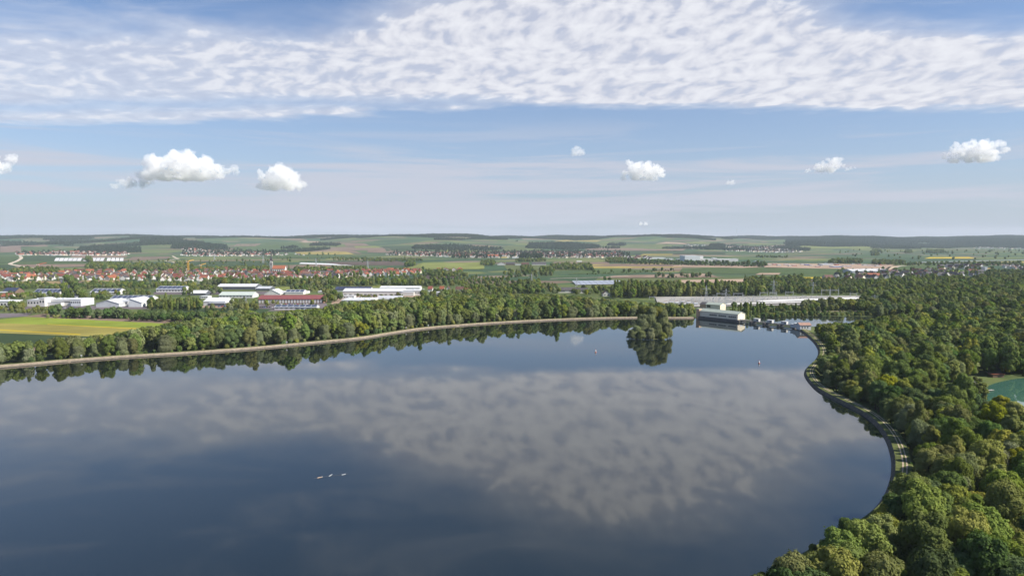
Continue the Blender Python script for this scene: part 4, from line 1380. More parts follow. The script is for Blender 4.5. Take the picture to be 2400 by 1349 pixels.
def hall(name, label, cat, x0, x1, row, top, depth, wall='white', roof='r_white', style='flat', rise=2.5, yaw=0.0, wins=0, door=0, units=0,
         band=None, lean=0.5, wz=(0.45, 0.72), group=None, annex=None, pv=None, pitch_extra=0):
    """a hall standing on the photo row `row`, front from pixel x0 to x1, top of its front wall at pixel row `top`"""
    c = gp((x0 + x1) / 2, row)
    k = (c - Vector((0, 0, HC))).length / F * math.cos(math.atan2(c.x, c.y)) if False else c.y / F
    w = (x1 - x0) * k / max(.3, math.cos(yaw))
    h = (row - top) * k
    e = empty(name, (c.x, c.y, GZ), yaw)
    tag(e, label, cat, group)
    X0, X1, Y0, Y1 = -w / 2, w / 2, 0.0, depth
    footprint(c, yaw, X0, X1, Y0 - 3, Y1)
    wl, rf = MB(), MB()
    if style == 'flat':
        wl.box(X0, X1, Y0, Y1, -.4, h)
        rf.box(X0 - .3, X1 + .3, Y0 - .3, Y1 + .3, h + .003, h + .45)
    elif style == 'shed':
        wl.prism([(Y0, -.4), (Y1, -.4), (Y1, h + rise - .02), (Y0, h - .02)], 'x', X0, X1)
        s = rise / (Y1 - Y0)
        rf.prism([(Y0 - .6, h - .6 * s), (Y1 + .6, h + rise + .6 * s), (Y1 + .6, h + rise + .6 * s + .35), (Y0 - .6, h - .6 * s + .35)], 'x', X0 - .4, X1 + .4)
    elif style == 'barrel':
        n = 10
        arc = [(Y0 + (Y1 - Y0) * (1 - math.cos(math.pi * i / n)) / 2, h * .3 + h * .7 * math.sin(math.pi * i / n)) for i in range(n + 1)]
        wl.prism([(Y0 + .3, -.4), (Y1 - .3, -.4)] + [(a, z - .25) for a, z in reversed(arc[1:-1])], 'x', X0 + .2, X1 - .2)
        rf.prism(arc + [(Y1, -.2), (Y0, -.2)], 'x', X0, X1)
    elif style == 'gx':
        wall_gable(wl, X0, X1, Y0, Y1, h, h + rise, 'x', lean)
        roof_gable(rf, X0, X1, Y0, Y1, h, h + rise, 'x', lean=lean)
    else:
        wall_gable(wl, X0, X1, Y0, Y1, h, h + rise, 'y', lean)
        roof_gable(rf, X0, X1, Y0, Y1, h, h + rise, 'y', lean=lean)
    wl.build('wall', M_[wall], e)
    ro = rf.build('roof', M_[roof], e)
    if pv and style in ('gx', 'shed'):
        # solar modules on the slope that faces the front
        yr = Y0 + (Y1 - Y0) * (lean if style == 'gx' else 1)
        s = rise / (yr - Y0)
        n = max(2, int(w / 7))
        me = None
        for i in range(n):
            a, b2 = X0 + (i + .06) * w / n, X0 + (i + .94) * w / n
            q0, q1 = Y0 + .12 * (yr - Y0), Y0 + .9 * (yr - Y0)
            p = MB().poly([(a, q0, h + (q0 - Y0) * s + .39), (b2, q0, h + (q0 - Y0) * s + .39), (b2, q1, h + (q1 - Y0) * s + .39), (a, q1, h + (q1 - Y0) * s + .39),
                           (a, q0, h + (q0 - Y0) * s + .5), (b2, q0, h + (q0 - Y0) * s + .5), (b2, q1, h + (q1 - Y0) * s + .5), (a, q1, h + (q1 - Y0) * s + .5)],
                          [(3, 2, 1, 0), (4, 5, 6, 7), (0, 1, 5, 4), (1, 2, 6, 5), (2, 3, 7, 6), (3, 0, 4, 7)])
            p.build('solar_panel', M_['r_solar'], ro)
    if band:
        MB().box(X0 + .3, X1 - .3, Y0 - .06, Y0 + .02, h * band[0], h * band[1]).build('window_band', M_['glass'], e)
    if wins:
        ww = w / wins * .5
        wm = MB().box(-ww / 2, ww / 2, -.05, .03, h * wz[0], h * wz[1]).mesh('window')
        wm.materials.append(M_['glass'])
        for i in range(wins):
            link('window', wm, None, e).location = (X0 + (i + .5) * w / wins, Y0, 0)
    if door:
        dm = MB().box(-1.8, 1.8, -.06, .03, 0, min(4.2, h * .6)).mesh('door')
        dm.materials.append(M_['dark'])
        for i in range(door):
            link('door', dm, None, e).location = (X0 + (i + .5) * w / door + .8, Y0, 0)
    if units:
        um = MB().box(-1.6, 1.6, -1.2, 1.2, 0, 1.7).mesh('roof_unit')
        um.materials.append(M_['pale'])
        for i in range(units):
            link('roof_unit', um, None, e).location = (X0 + (i + .5) * w / units + random.uniform(-2, 2), depth * random.uniform(.25, .75), h + .45)
    if annex:
        a0, a1, ah, ad, am = annex
        ax0, ax1 = X0 + w * a0, X0 + w * a1
        MB().box(ax0, ax1, Y0 - ad, Y0 - .01, -.4, ah).build('annex_wall', M_[am], e)
        MB().box(ax0 - .2, ax1 + .2, Y0 - ad - .2, Y0 - .012, ah + .003, ah + .35).build('annex_roof', M_['r_grey'], e)
    e['_h'] = h
    return e


B = 'buildings of the industrial estate'
hall('office_block', 'white office block with dark window row at the left edge', 'building', -30, 24, 723, 706, 24, wins=7, units=2, group=B)
hall('factory', 'white flat factory block with roof cube, left part', 'factory', 64, 92, 718, 703, 26, wins=4, units=1, group=B)
hall('factory', 'white stair tower of the flat factory', 'factory', 92, 105, 718, 698.5, 18, wins=2, group=B)
hall('factory', 'long white flat factory with small roof cubes', 'factory', 105, 166, 716, 702.5, 30, wins=0, band=(.55, .72), units=4, annex=(.1, .75, 4.6, 7, 'white'), group=B)
hall('factory', 'grey-white end of the long flat factory', 'factory', 166, 190, 717, 702, 30, 'pale', 'r_white', wins=5, group=B)
hall('warehouse', 'white warehouse under a long blue solar roof', 'warehouse', 77, 138, 692, 686.5, 26, 'white', 'r_grey', 'gx', 6, wins=8, pv=True, group=B)
hall('barn', 'dark solar roofed barn at the left edge', 'barn', 5, 36, 687, 683, 22, 'timber', 'r_dark', 'gx', 6, pv=True, group=B)
hall('shed', 'white flat shed behind the red roofed house', 'shed', -10, 15, 689, 685, 14, 'white', 'r_white', group=B)
hall('house', 'orange roofed house beside the white office block', 'house', 2, 24, 699, 694.5, 12, 'white', 'r_orange', 'gx', 4.5, wins=3)
hall('grey_hall', 'light grey gabled hall with wide gable', 'hall', 225, 279, 719.5, 711, 34, 'grey', 'r_white', 'gy', 4.6, group=B)
hall('grey_hall', 'light grey tall gabled hall with lopsided roof', 'hall', 301, 332, 719, 709, 38, 'pale', 'r_white', 'gy', 5.5, lean=.12, group=B)
hall('white_annex', 'white annex on the tall grey gabled hall', 'hall', 283, 300, 717, 706, 20, 'white', 'r_grey', 'shed', 1.0, wins=2, group=B)
hall('white_annex', 'small white lean-to right of the tall grey hall', 'hall', 334, 350, 714, 707, 14, 'white', 'r_grey', 'gx', 2.5, group=B)
hall('warehouse', 'white hall with blue solar roof behind the grey gables', 'warehouse', 258, 352, 706, 700, 24, 'white', 'r_grey', 'gx', 4, pv=True, group=B)
hall('warehouse', 'white walled hall with solar roof beside the avenue', 'warehouse', 211, 277, 690, 685, 28, 'white', 'r_white', 'gx', 5.5, wins=8, pv=True, group=B)
hall('warehouse', 'white hall with grey-blue roof behind the tall trees', 'warehouse', 366, 430, 685, 677.5, 30, 'white', 'r_grey', 'gx', 4.5, wins=9, pv=True, group=B)
hall('warehouse', 'dark hall with long pale roof in the second row', 'warehouse', 508, 598, 678.5, 671.5, 34, 'dark', 'r_white', 'gx', 4, wins=0, group=B)
hall('warehouse', 'dark low hall with grey roof beside the long pale roof', 'warehouse', 600, 632, 681, 676, 30, 'dark', 'r_grey', 'gx', 3.0, group=B)
hall('workshop', 'white workshop with pale slanting roof', 'workshop', 446, 482, 692, 687, 20, 'dark', 'r_white', 'gx', 4, group=B)
hall('workshop', 'small white flat workshop with windows', 'workshop', 468, 487, 699.5, 694.5, 14, 'white', 'r_white', wins=4, group=B)
hall('white_hall', 'white gabled hall with dark canopy in front', 'hall', 477, 528, 716, 706.5, 30, 'pale', 'r_white', 'gx', 4.2, door=2, annex=(.28, 1.05, 4.0, 6, 'dark'), group=B)
hall('warehouse', 'pale green roofed long hall behind the white gabled hall', 'warehouse', 513, 592, 698, 691.5, 26, 'white', 'r_green', 'gx', 4.2, wins=10, group=B)
hall('shed', 'white trailer sheds on the meadow', 'shed', 333, 348, 687, 683.5, 6, 'white', 'r_white', group=B)
hall('white_hall', 'white hall with broad tent roof behind the red roof', 'hall', 619, 656, 691, 688, 30, 'white', 'r_white', 'gy', 6.5, group=B)
hall('shed', 'narrow white shed between the tent roof and the flat hall', 'shed', 653, 665, 689, 683.5, 16, 'pale', 'r_white', group=B)
hall('warehouse', 'flat white hall with dark solar front behind the red roof', 'warehouse', 668, 711, 690, 684.5, 24, 'white', 'r_white', 'gx', 3.2, pv=True, units=2, group=B)
hall('shed', 'small white hall right of the flat solar hall', 'shed', 712, 720, 688, 683, 16, 'white', 'r_white', group=B)
hall('shed', 'white shed beside the trees of the estate', 'shed', 745, 758, 686, 682.5, 14, 'white', 'r_white', group=B)

# the long hall with the maroon roof and its row of panels
c = gp(681, 711)
k = c.y / F
w, h = 150 * k, 10.5 * k
e = empty('assembly_hall', (c.x, c.y, GZ), math.radians(1.5))
tag(e, 'long hall with maroon roof and white panels between brown piers', 'hall', B)
footprint(c, math.radians(1.5), -w / 2, w / 2, -3, 26)
wl = MB()
wall_gable(wl, -w / 2, w / 2, 0, 26, h, h + 4.6, 'x')
wl.build('wall', M_['brick'], e)
rf = MB()
roof_gable(rf, -w / 2, w / 2, 0, 26, h, h + 4.6, 'x', .7)
rf.build('roof', M_['r_maroon'], e)
npn = 22
pm = MB().box(-w / npn * .36, w / npn * .36, -.12, .02, .6, h * .86).mesh('wall_panel')
pm.materials.append(M_['white'])
im_ = MB().box(-w / npn * .09, w / npn * .09, -.3, .01, .2, h * .95).mesh('pier')
im_.materials.append(M_['timber'])
for i in range(npn):
    link('wall_panel', pm, None, e).location = (-w / 2 + (i + .5) * w / npn, 0, 0)
for i in range(npn + 1):
    link('pier', im_, None, e).location = (-w / 2 + i * w / npn * .996 + .1, 0, 0)

hall('workshop', 'low white workshop with solar roof in front of the maroon roof', 'workshop', 643, 700, 725.5, 719.5, 16, 'white', 'r_grey', 'gx', 2.2, pv=True, wins=5, group=B)
hall('carport', 'carport with sawtooth solar roof beside the low white workshop', 'carport', 700, 742, 726, 719.5, 14, 'grey', 'r_grey', 'gx', 2.2, pv=True, door=3, group=B)
hall('long_hall', 'very long white hall with ribbed bright wall', 'hall', 803, 946, 692, 682.5, 34, 'white', 'r_white', 'gx', 3.6, wins=12, wz=(.1, .32), yaw=math.radians(-1), group=B)
hall('long_hall', 'white windowed head building of the very long hall', 'hall', 946, 988, 692, 681, 34, 'white', 'r_white', wins=8, units=1, annex=(-.1, .6, 5.5, 8, 'white'), group=B)
hall('warehouse', 'blue solar roof hall behind the very long white hall', 'warehouse', 784, 868, 683, 679, 26, 'grey', 'r_dark', 'gx', 5, pv=True, group=B)
hall('warehouse', 'pale roofed hall rising behind the very long white hall', 'warehouse', 890, 984, 681, 674.5, 30, 'white', 'r_white', 'gx', 2.5, units=3, group=B)
hall('flat_hall', 'white flat hall with broad bright roof and chimney mast', 'hall', 800, 872, 712, 703.5, 46, 'white', 'r_white', units=5, wins=6, group=B)
hall('flat_hall', 'small white office behind the broad bright roof', 'hall', 798, 830, 700, 693.5, 14, 'white', 'r_white', wins=5, group=B)
hall('barrel_hall', 'grey round-roofed hall beside the forest edge', 'hall', 884, 942, 704, 693.5, 18, 'pale', 'r_grey', 'barrel', group=B)
hall('cube_house', 'white flat roofed house beside the red roofs', 'house', 1007, 1030, 695, 685, 16, 'white', 'r_white', band=(.35, .6), group=None)
for i, (a, b, r, rm, dirn, lab) in enumerate([
        (1003, 1013, 683, 'r_red', 'gx', 'red roofed house left of the white cube house'), (1030, 1040, 683, 'r_orange', 'gx', 'orange roofed house behind the white cube house'),
        (1046, 1054, 683, 'r_brown', 'gy', 'cream gabled house right of the white cube house'), (1068, 1086, 684, 'r_brown', 'gx', 'brown roofed house near the forest edge'),
        (1086, 1103, 688, 'r_red', 'gx', 'red roofed barn near the forest edge'), (1106, 1120, 684, 'r_red', 'gy', 'red roofed house farthest along the forest edge'),
        (1308, 1350, 686, 'r_dark', 'gx', 'long barn with dark solar roof among trees'), (1352, 1378, 687, 'r_dark', 'gx', 'second dark roofed barn among trees'),
        (1413, 1430, 694, 'r_brown', 'gy', 'white gabled house with brown roof among trees')]):
    hall('barn' if 'barn' in lab else 'house', lab, 'barn' if 'barn' in lab else 'house', a, b, r, r - 6, 14, 'white', rm, dirn, 4.5, wins=2)
# solar field on the meadow
c = gp(1405, 668)
e = empty('solar_array', (c.x, c.y, GZ))
tag(e, 'tilted sheet of solar panels on the meadow behind the trees', 'solar panels')
for i in range(9):
    for j in range(2):
        x = -48 + i * 11.5
        y0, y1 = j * 45 + i * 2, j * 45 + 40 + i * 2
        MB().poly([(x, y0, 1.0 + .03 * y0), (x + 10.8, y0, 1.0 + .03 * y0), (x + 10.8, y1, 1.0 + .03 * y1), (x, y1, 1.0 + .03 * y1), (x, y0, 1.2 + .03 * y0), (x + 10.8, y0, 1.2 + .03 * y0), (x + 10.8, y1, 1.2 + .03 * y1), (x, y1, 1.2 + .03 * y1)],
                  [(3, 2, 1, 0), (4, 5, 6, 7), (0, 1, 5, 4), (1, 2, 6, 5), (2, 3, 7, 6), (3, 0, 4, 7)]).build('solar_panel', mat('solar_field', (0.30, 0.33, 0.40), .35, .5), e)
sp = MB()
for i in range(10):
    for y in (2, 42, 86):
        sp.bar((-48 + i * 11.2, y + i * 2, -.3), (-48 + i * 11.2, y + i * 2, 1.0 + .03 * y), .15)
sp.build('frame', M_['steel'], e)
footprint(c, 0, -50, 56, -2, 110)

# farm on the plain and the factories behind
FB = 'buildings on the far plain'
for a, b, r, t_, d, wl_, rf_, st, ri, lab in [
        (1166, 1184, 621.5, 618, 26, 'white', 'r_brown', 'gy', 6, 'white gabled farmhouse on the plain'), (1186, 1206, 621, 618, 24, 'timber', 'r_dark', 'gx', 6, 'dark barn beside the white farmhouse'),
        (1208, 1221, 622, 619.5, 18, 'white', 'r_white', 'flat', 1, 'low white shed in front of the farm barn'), (1247, 1280, 621.5, 618.5, 26, 'white', 'r_dark', 'gx', 6, 'long dark roofed barn at the right end of the farm'),
        (1222, 1240, 621, 618.5, 22, 'timber', 'r_brown', 'gx', 5, 'brown roofed barn in the middle of the farm'),
        (1352, 1364, 613, 611.5, 30, 'white', 'r_white', 'barrel', 1, 'small white domed hall on the plain'), (1140, 1168, 603.5, 600, 40, 'white', 'r_orange', 'gx', 8, 'orange roofed hall in front of the long village'),
        (1175, 1188, 604.5, 601, 40, 'yellow', 'r_dark', 'flat', 1, 'yellowish block in front of the long village'), (1200, 1216, 605.5, 602, 40, 'white', 'r_white', 'flat', 1, 'white block in front of the long village'),
        (1605, 1641, 612.5, 599.5, 90, 'pale', 'r_white', 'flat', 1, 'huge pale grey high-bay warehouse on the plain'), (1641, 1648, 611.5, 600, 80, 'white', 'r_white', 'flat', 1, 'bright white tower block at the warehouse end'),
        (1649, 1672, 612.5, 607, 60, 'white', 'r_white', 'flat', 1, 'white low block right of the huge warehouse'), (1672, 1680, 611.5, 604.5, 40, 'white', 'r_white', 'flat', 1, 'white cube in the warehouse group'),
        (1682, 1724, 613, 607.5, 70, 'white', 'r_white', 'flat', 1, 'long white hall at the right end of the warehouse group'), (1722, 1730, 612.5, 606.5, 40, 'white', 'r_white', 'flat', 1, 'small white head building of the long white hall'),
        (1590, 1604, 611, 607, 50, 'white', 'r_white', 'flat', 1, 'white block left of the huge warehouse'), (1772, 1782, 617, 612.5, 30, 'white', 'r_white', 'flat', 1, 'lone white building in front of the warehouses'),
        (1512, 1560, 606.5, 604, 60, 'pale', 'r_white', 'flat', 1, 'low white hall row right of the long village'), (1562, 1578, 609, 606, 40, 'white', 'r_white', 'flat', 1, 'low white hall left of the warehouse group'),
        (1997, 2062, 641, 635, 60, 'grey', 'r_white', 'gx', 4, 'long grey hall with white roof behind the village at right'), (2035, 2080, 638, 631.5, 50, 'white', 'r_white', 'flat', 2, 'white hall behind the long grey hall'),
        (2096, 2112, 638, 634.5, 24, 'white', 'r_white', 'flat', 1, 'white flat house right of the grey hall'), (2308, 2314, 638, 625, 16, 'grey', 'r_grey', 'flat', 1, 'grey tower block above the right village'),
        (2314, 2321, 637, 627.5, 14, 'yellow', 'r_orange', 'flat', 1, 'cream block beside the grey tower'), (2037, 2066, 650, 645, 22, 'salmon', 'r_orange', 'gx', 5, 'long orange roofed barn in the right village'),
        (1936, 1955, 655, 650.5, 22, 'white', 'r_brown', 'gx', 6, 'large white house with brown roof at the village edge'), (2275, 2294, 638, 635, 24, 'salmon', 'r_red', 'gx', 5, 'red roofed hall in the right village'),
        (1928, 1952, 622.5, 619, 40, 'white', 'r_white', 'flat', 1, 'white site hut row on the building site'), (1953, 1974, 626.5, 624, 30, 'blue', 'r_white', 'flat', 1, 'blue and white containers on the building site'),
        (2236, 2240, 594.5, 587, 16, 'white', 'r_white', 'flat', 1, 'white silo tower far out on the plain'), (2146, 2164, 595, 593, 50, 'white', 'r_white', 'flat', 1, 'low white sheds far out on the plain'),
        (1564, 1582, 576.5, 575, 60, 'white', 'r_white', 'flat', 1, 'low white stable on the far slope')]:
    if r < 600:
        continue
    hall('far_building' if 'barn' not in lab else 'barn', lab, 'building', a, b, r, t_, d, wl_, rf_, st, ri, group=FB)

# bare ground of the building site
field([(1790, 627), (1800, 617), (2095, 620), (2080, 633)], 'pale', 'pale bare ground of the building site on the plain', 'site_ground', 'ground')
for i in range(22):
    a = 1800 + i * 12.5 + random.uniform(-4, 4)
    r = random.uniform(618.5, 626)
    hall('site_container', '%s site container, %s from the left on the building site' % (['white', 'red', 'grey', 'blue'][i % 4], ORD[i]), 'container', a, a + random.uniform(4, 10), r, r - random.uniform(1.5, 3), 14,
         ['white', 'redp', 'grey', 'blue'][i % 4], 'r_white', group='containers on the building site')

# paved yards, cars and lorries of the estate
for pix, k_, lab in [([(0, 726), (0, 717), (200, 716), (205, 724)], 'slate', 'grey paved yard in front of the white factory'), ([(470, 722), (475, 712), (545, 711), (550, 721)], 'pale', 'pale yard before the canopy hall'),
                     ([(600, 729), (603, 712), (765, 710), (770, 727)], 'slate', 'grey car park before the maroon roof'), ([(775, 714), (785, 692), (1000, 690), (960, 706)], 'pale', 'pale concrete yard of the very long hall'),
                     ([(200, 725), (212, 716), (345, 716), (350, 724)], 'slate', 'grey yard of the grey gabled halls'), ([(360, 690), (360, 684), (640, 682), (640, 690)], 'slate', 'grey service yard behind the trees')]:
    field(pix, k_, lab, 'paved_yard', 'yard', off=.05)
CARM = {}
for cn, cc in (('white', (.75, .75, .74)), ('silver', (.45, .46, .48)), ('black', (.03, .03, .035)), ('red', (.4, .03, .02)), ('blue', (.04, .09, .28))):
    bd = MB().prism([(-2.2, .35), (2.2, .35), (2.25, .8), (1.2, .95), (.7, .98), (-1.6, 1.0), (-2.25, .9)], 'y', -.88, .88).mesh('body')
    bd.materials.append(mat('car_paint_' + cn, cc, .3, .5))
    CARM[cn] = bd
cbm = MB().prism([(-1.7, .99), (.8, .97), (.25, 1.5), (-1.25, 1.5)], 'y', -.78, .78).mesh('cabin')
cbm.materials.append(M_['glass'])
whm = MB().bar((0, -.1, 0), (0, .1, 0), .33, .33, 10).mesh('wheel')
whm.materials.append(M_['dark'])
ci_ = 0
for x0, x1, r, n_, where in [(610, 640, 721, 6, 'beside the low solar workshop'), (645, 735, 713.2, 9, 'before the maroon roofed hall'), (500, 540, 718.5, 5, 'before the canopy hall'), (70, 180, 721.5, 9, 'before the white factory'), (800, 880, 693.2, 5, 'beside the very long hall')]:
    for i in range(n_):
        cn = list(CARM)[RNG.integers(5)]
        c = gp(x0 + (x1 - x0) * (i + .5) / n_ + random.uniform(-2, 2), r + random.uniform(-.3, .3))
        e = empty('parked_car', (c.x, c.y, GZ + .05), math.radians(90 + random.uniform(-6, 6)))
        tag(e, '%s car parked %s, %s from the left there' % (cn, where, ORD[i]), 'car', 'cars parked on the estate')
        link('body', CARM[cn], None, e)
        link('cabin', cbm, None, e)
        for a in (-1.35, 1.35):
            for b in (-.8, .8):
                link('wheel', whm, None, e).location = (a, b, .33)

# ------------------------------------------------------------------ village houses
HM = {}


def house_meshes(w, d, ze, zr, axis, wm, rm):
    key = (w, d, ze, zr, axis, wm, rm)
    if key not in HM:
        a, b = MB(), MB()
        wall_gable(a, -w / 2, w / 2, -d / 2, d / 2, ze, zr, axis)
        roof_gable(b, -w / 2, w / 2, -d / 2, d / 2, ze, zr, axis, .6, .3)
        b.box(w * .2 - .4, w * .2 + .4, d * .1 - .4, d * .1 + .4, zr - 2, zr + .9)
        a, b = a.mesh('wall'), b.mesh('roof')
        a.materials.append(M_[wm])
        b.materials.append(M_[rm])
        wd = MB()
        n = 3
        for i in range(n):
            for z in (1.0, 3.7):
                x = -w / 2 + (i + .5) * w / n
                wd.box(x - .6, x + .6, -d / 2 - .05, -d / 2 + .02, z, z + 1.3)
        HM[key] = (a, b)
    return HM[key]


SHAPES = [(11, 10, 5.6, 10.2), (14, 10, 4.6, 9.8), (9.5, 9, 5.2, 9.4), (18, 11, 6.0, 11.0), (26, 13, 5.2, 11.0)]
ROOFW = {'r_red': 'red', 'r_orange': 'orange', 'r_brown': 'brown', 'r_dark': 'dark'}
WALLW = {'white': 'white', 'cream': 'cream'}
HOUSES = []


def village(pix, s, base_rot, roofs, keep=1.0, shapes=(0, 1, 2, 3), vname='', extra=None):
    pts = clear(scatter(pxpoly(pix), s, .26), *FOOT)
    ks = list(roofs)
    pr = np.array([roofs[k_] for k_ in ks], float)
    pr /= pr.sum()
    for p in pts:
        if RNG.random() > keep:
            continue
        HOUSES.append((p[0], p[1], base_rot + RNG.choice([0, math.pi / 2, math.pi / 2]) + RNG.normal(0, .2), shapes[RNG.integers(len(shapes))], ks[RNG.choice(len(ks), p=pr)],
                       'white' if RNG.random() < .8 else 'cream', vname))


RR = {'r_red': 3.4, 'r_orange': 1.2, 'r_brown': 3.0, 'r_dark': 1.8}
CH = gp(654, 640.5)      # the church stands clear
footprint(CH, .05, -22, 22, -30, 16)
village([(0, 661), (0, 641), (135, 641), (140, 657)], 27, .2, {'r_red': 2, 'r_orange': 2, 'r_brown': 3, 'r_dark': 1}, .8, vname='left end of village')
village([(150, 656), (138, 639), (300, 637), (300, 656)], 29, .1, {'r_red': 2, 'r_orange': 1.6, 'r_brown': 3, 'r_dark': 1.6}, .8, (0, 1, 3, 4), 'village beside avenue')
village([(300, 656), (300, 640), (400, 638), (395, 660)], 27, .35, RR, .75, vname='village left of crane')
village([(395, 661), (400, 634), (560, 634), (600, 659)], 25, .35, RR, .85, vname='dense village core by crane')
village([(600, 658), (560, 636), (690, 640), (690, 656)], 26, .1, RR, .75, vname='around the church')
village([(690, 655), (700, 640), (860, 637), (860, 648)], 25, .1, {'r_red': 3, 'r_orange': 1, 'r_brown': 2, 'r_dark': 3}, .8, vname='village right of church')
village([(860, 648), (860, 637), (990, 635), (985, 644)], 24, .05, {'r_red': 5, 'r_orange': 2, 'r_brown': 1}, .9, vname='right end of village')
village([(1022, 641), (1024, 635), (1090, 634), (1088, 640)], 25, .05, {'r_red': 4, 'r_orange': 2, 'r_dark': 1}, .9, vname='outlying row past village')
RD = {'r_dark': 5, 'r_brown': 3, 'r_red': .6}
village([(1955, 657), (1960, 646), (2100, 640), (2110, 654)], 30, .3, RD, .7, vname='near edge of right-hand village')
village([(2085, 650), (2090, 638), (2210, 636), (2220, 650)], 26, .5, RD, .8, vname='middle of right-hand village')
village([(2200, 650), (2200, 641), (2300, 640), (2300, 652)], 30, .4, RD, .6, vname='far end of right-hand village')
village([(2195, 634), (2200, 625), (2300, 624), (2300, 632)], 34, .4, RD, .7, vname='behind the sports field')
village([(2350, 634), (2355, 625), (2430, 624), (2430, 636)], 32, .4, RD, .7, vname='by the right edge')
NEARH = len(HOUSES)
# far villages: one mass
village([(38, 599), (36, 593), (300, 592), (300, 598.5)], 38, .2, {'r_red': 3, 'r_brown': 2, 'r_dark': 1, 'r_orange': 1}, .75, (0, 1, 3, 4))
village([(425, 600), (425, 583), (470, 574), (480, 600)], 40, .2, RR, .7, (0, 1, 3))
village([(470, 601), (480, 587), (620, 592), (660, 599)], 42, .2, RR, .75, (0, 1, 3))
village([(620, 600), (640, 594), (720, 596), (710, 600)], 60, .2, RR, .6, (0, 1, 3))
village([(905, 597), (930, 592), (1060, 592), (1080, 603)], 36, .2, RR, .8, (1, 3, 4))
village([(1060, 603), (1060, 592), (1300, 590), (1460, 592), (1460, 604), (1240, 605)], 44, .2, {'r_red': 3, 'r_brown': 3, 'r_dark': 2, 'r_orange': .6}, .8, (1, 3, 4))
village([(1440, 607), (1450, 598), (1510, 601), (1530, 609)], 50, .2, {'r_brown': 3, 'r_dark': 2}, .6, (1, 3, 4))
village([(1700, 588), (1705, 576), (1820, 577), (1890, 590), (1810, 592)], 52, .4, {'r_brown': 4, 'r_dark': 4, 'r_red': 1}, .85, (0, 1, 3))
village([(1590, 582), (1600, 573), (1660, 575), (1665, 583)], 75, .4, {'r_brown': 3, 'r_dark': 5}, .6, (0, 1, 3))
village([(2280, 583), (2285, 577), (2420, 578), (2420, 584)], 80, .4, {'r_brown': 3, 'r_dark': 5}, .6, (1, 3, 4))
village([(0, 575), (5, 571), (32, 571), (32, 574)], 50, .4, {'r_brown': 3, 'r_red': 2}, .7, (1, 3))

near = sorted(HOUSES[:NEARH], key=lambda a: a[1])
keep_n = sorted(near[:300], key=lambda a: a[0] / a[1])
cnt = {}
for x, y, rz, sh, rm, wm, vn in keep_n:
    w, d, ze, zr = SHAPES[sh]
    key = (rm, wm, sh > 2, vn)
    cnt[key] = cnt.get(key, 0) + 1
    big_ = 'long' if sh > 2 else 'small'
    e = empty('house', (x, y, Tz(x, y)), rz)
    tag(e, '%s %s house, %s roof, %s, %s such from left' % (big_, WALLW[wm], ROOFW[rm], vn, ORD[cnt[key] - 1]), 'house', 'village houses')
    a, b = house_meshes(w, d, ze, zr, 'x', wm, rm)
    link('wall', a, None, e)
    link('roof', b, None, e)
# everything farther: one mesh
rest = near[300:] + HOUSES[NEARH:]
fv, ff, fm = [], [], []
MI = {'white': 0, 'cream': 1, 'r_red': 2, 'r_orange': 3, 'r_brown': 4, 'r_dark': 5}
for x, y, rz, sh, rm, wm, vn in rest:
    w, d, ze, zr = SHAPES[sh]
    cs, sn = math.cos(rz), math.sin(rz)
    z0 = Tz(x, y)
    for me, mk in zip(house_meshes(w, d, ze, zr, 'x', wm, rm), (wm, rm)):
        o = len(fv)
        for vtx in me.vertices:
            a, b, c_ = vtx.co
            fv.append((x + cs * a - sn * b, y + sn * a + cs * b, z0 + c_))
        for p in me.polygons:
            ff.append([o + i for i in p.vertices])
            fm.append(MI[mk])
me = bpy.data.meshes.new('far_village_houses')
me.from_pydata(fv, [], ff)
me.polygons.foreach_set('material_index', fm)
for k_ in MI:
    me.materials.append(M_[k_])
tag(link('far_village_houses', me), 'white houses of the distant villages at the foot of the hills', 'houses', kind='stuff')

# ------------------------------------------------------------------ church
e = empty('church', (CH.x, CH.y, GZ), .05)
e.scale = (1.2, 1.2, 1.15)
tag(e, 'white village church with orange roof and needle spire', 'church')
MB().box(-19, -13, -6, 0, -.4, 27).build('tower', M_['white'], e)
tg = MB()
wall_gable(tg, -19, -13, -6, 0, 27.003, 31, 'y')
tg.build('tower_gable', M_['white'], e)
b_ = MB()
p4 = [(-19.1, -6.1, 27.5), (-12.9, -6.1, 27.5), (-12.9, .1, 27.5), (-19.1, .1, 27.5), (-16, -3, 40)]
b_.poly([(-19.0, -6.0, 28.5), (-13.0, -6.0, 28.5), (-13.0, 0, 28.5), (-19.0, 0, 28.5), (-16, -3, 46)], [(0, 1, 4), (1, 2, 4), (2, 3, 4), (3, 0, 4), (3, 2, 1, 0)])
sp_ = b_.build('spire', M_['r_dark'], e)
MB().bar((-16, -3, 45.5), (-16, -3, 48), .18).build('cross', M_['steel'], sp_)
nv = MB()
wall_gable(nv, -13, 15, -7, 8, 11.5, 19, 'x')
nv.build('nave_wall', M_['white'], e)
nr = MB()
roof_gable(nr, -12.95, 15, -7, 8, 11.5, 19, 'x', .5, .35)
nr.build('nave_roof', M_['r_orange'], e)
wm_ = MB().box(-.9, .9, -.07, .03, 3, 9).mesh('window')
wm_.materials.append(M_['glass'])
for i in range(6):
    link('window', wm_, None, e).location = (-10 + i * 4.4, -7, 0)
bf = MB().box(-.7, .7, -.07, .03, 20, 24).mesh('belfry_window')
bf.materials.append(M_['glass'])
link('belfry_window', bf, None, e).location = (-16, -6, 0)
hall('parish_hall', 'long low hall with dark roof in front of the church', 'hall', 612, 668, 648, 645, 22, 'white', 'r_dark', 'gx', 5)

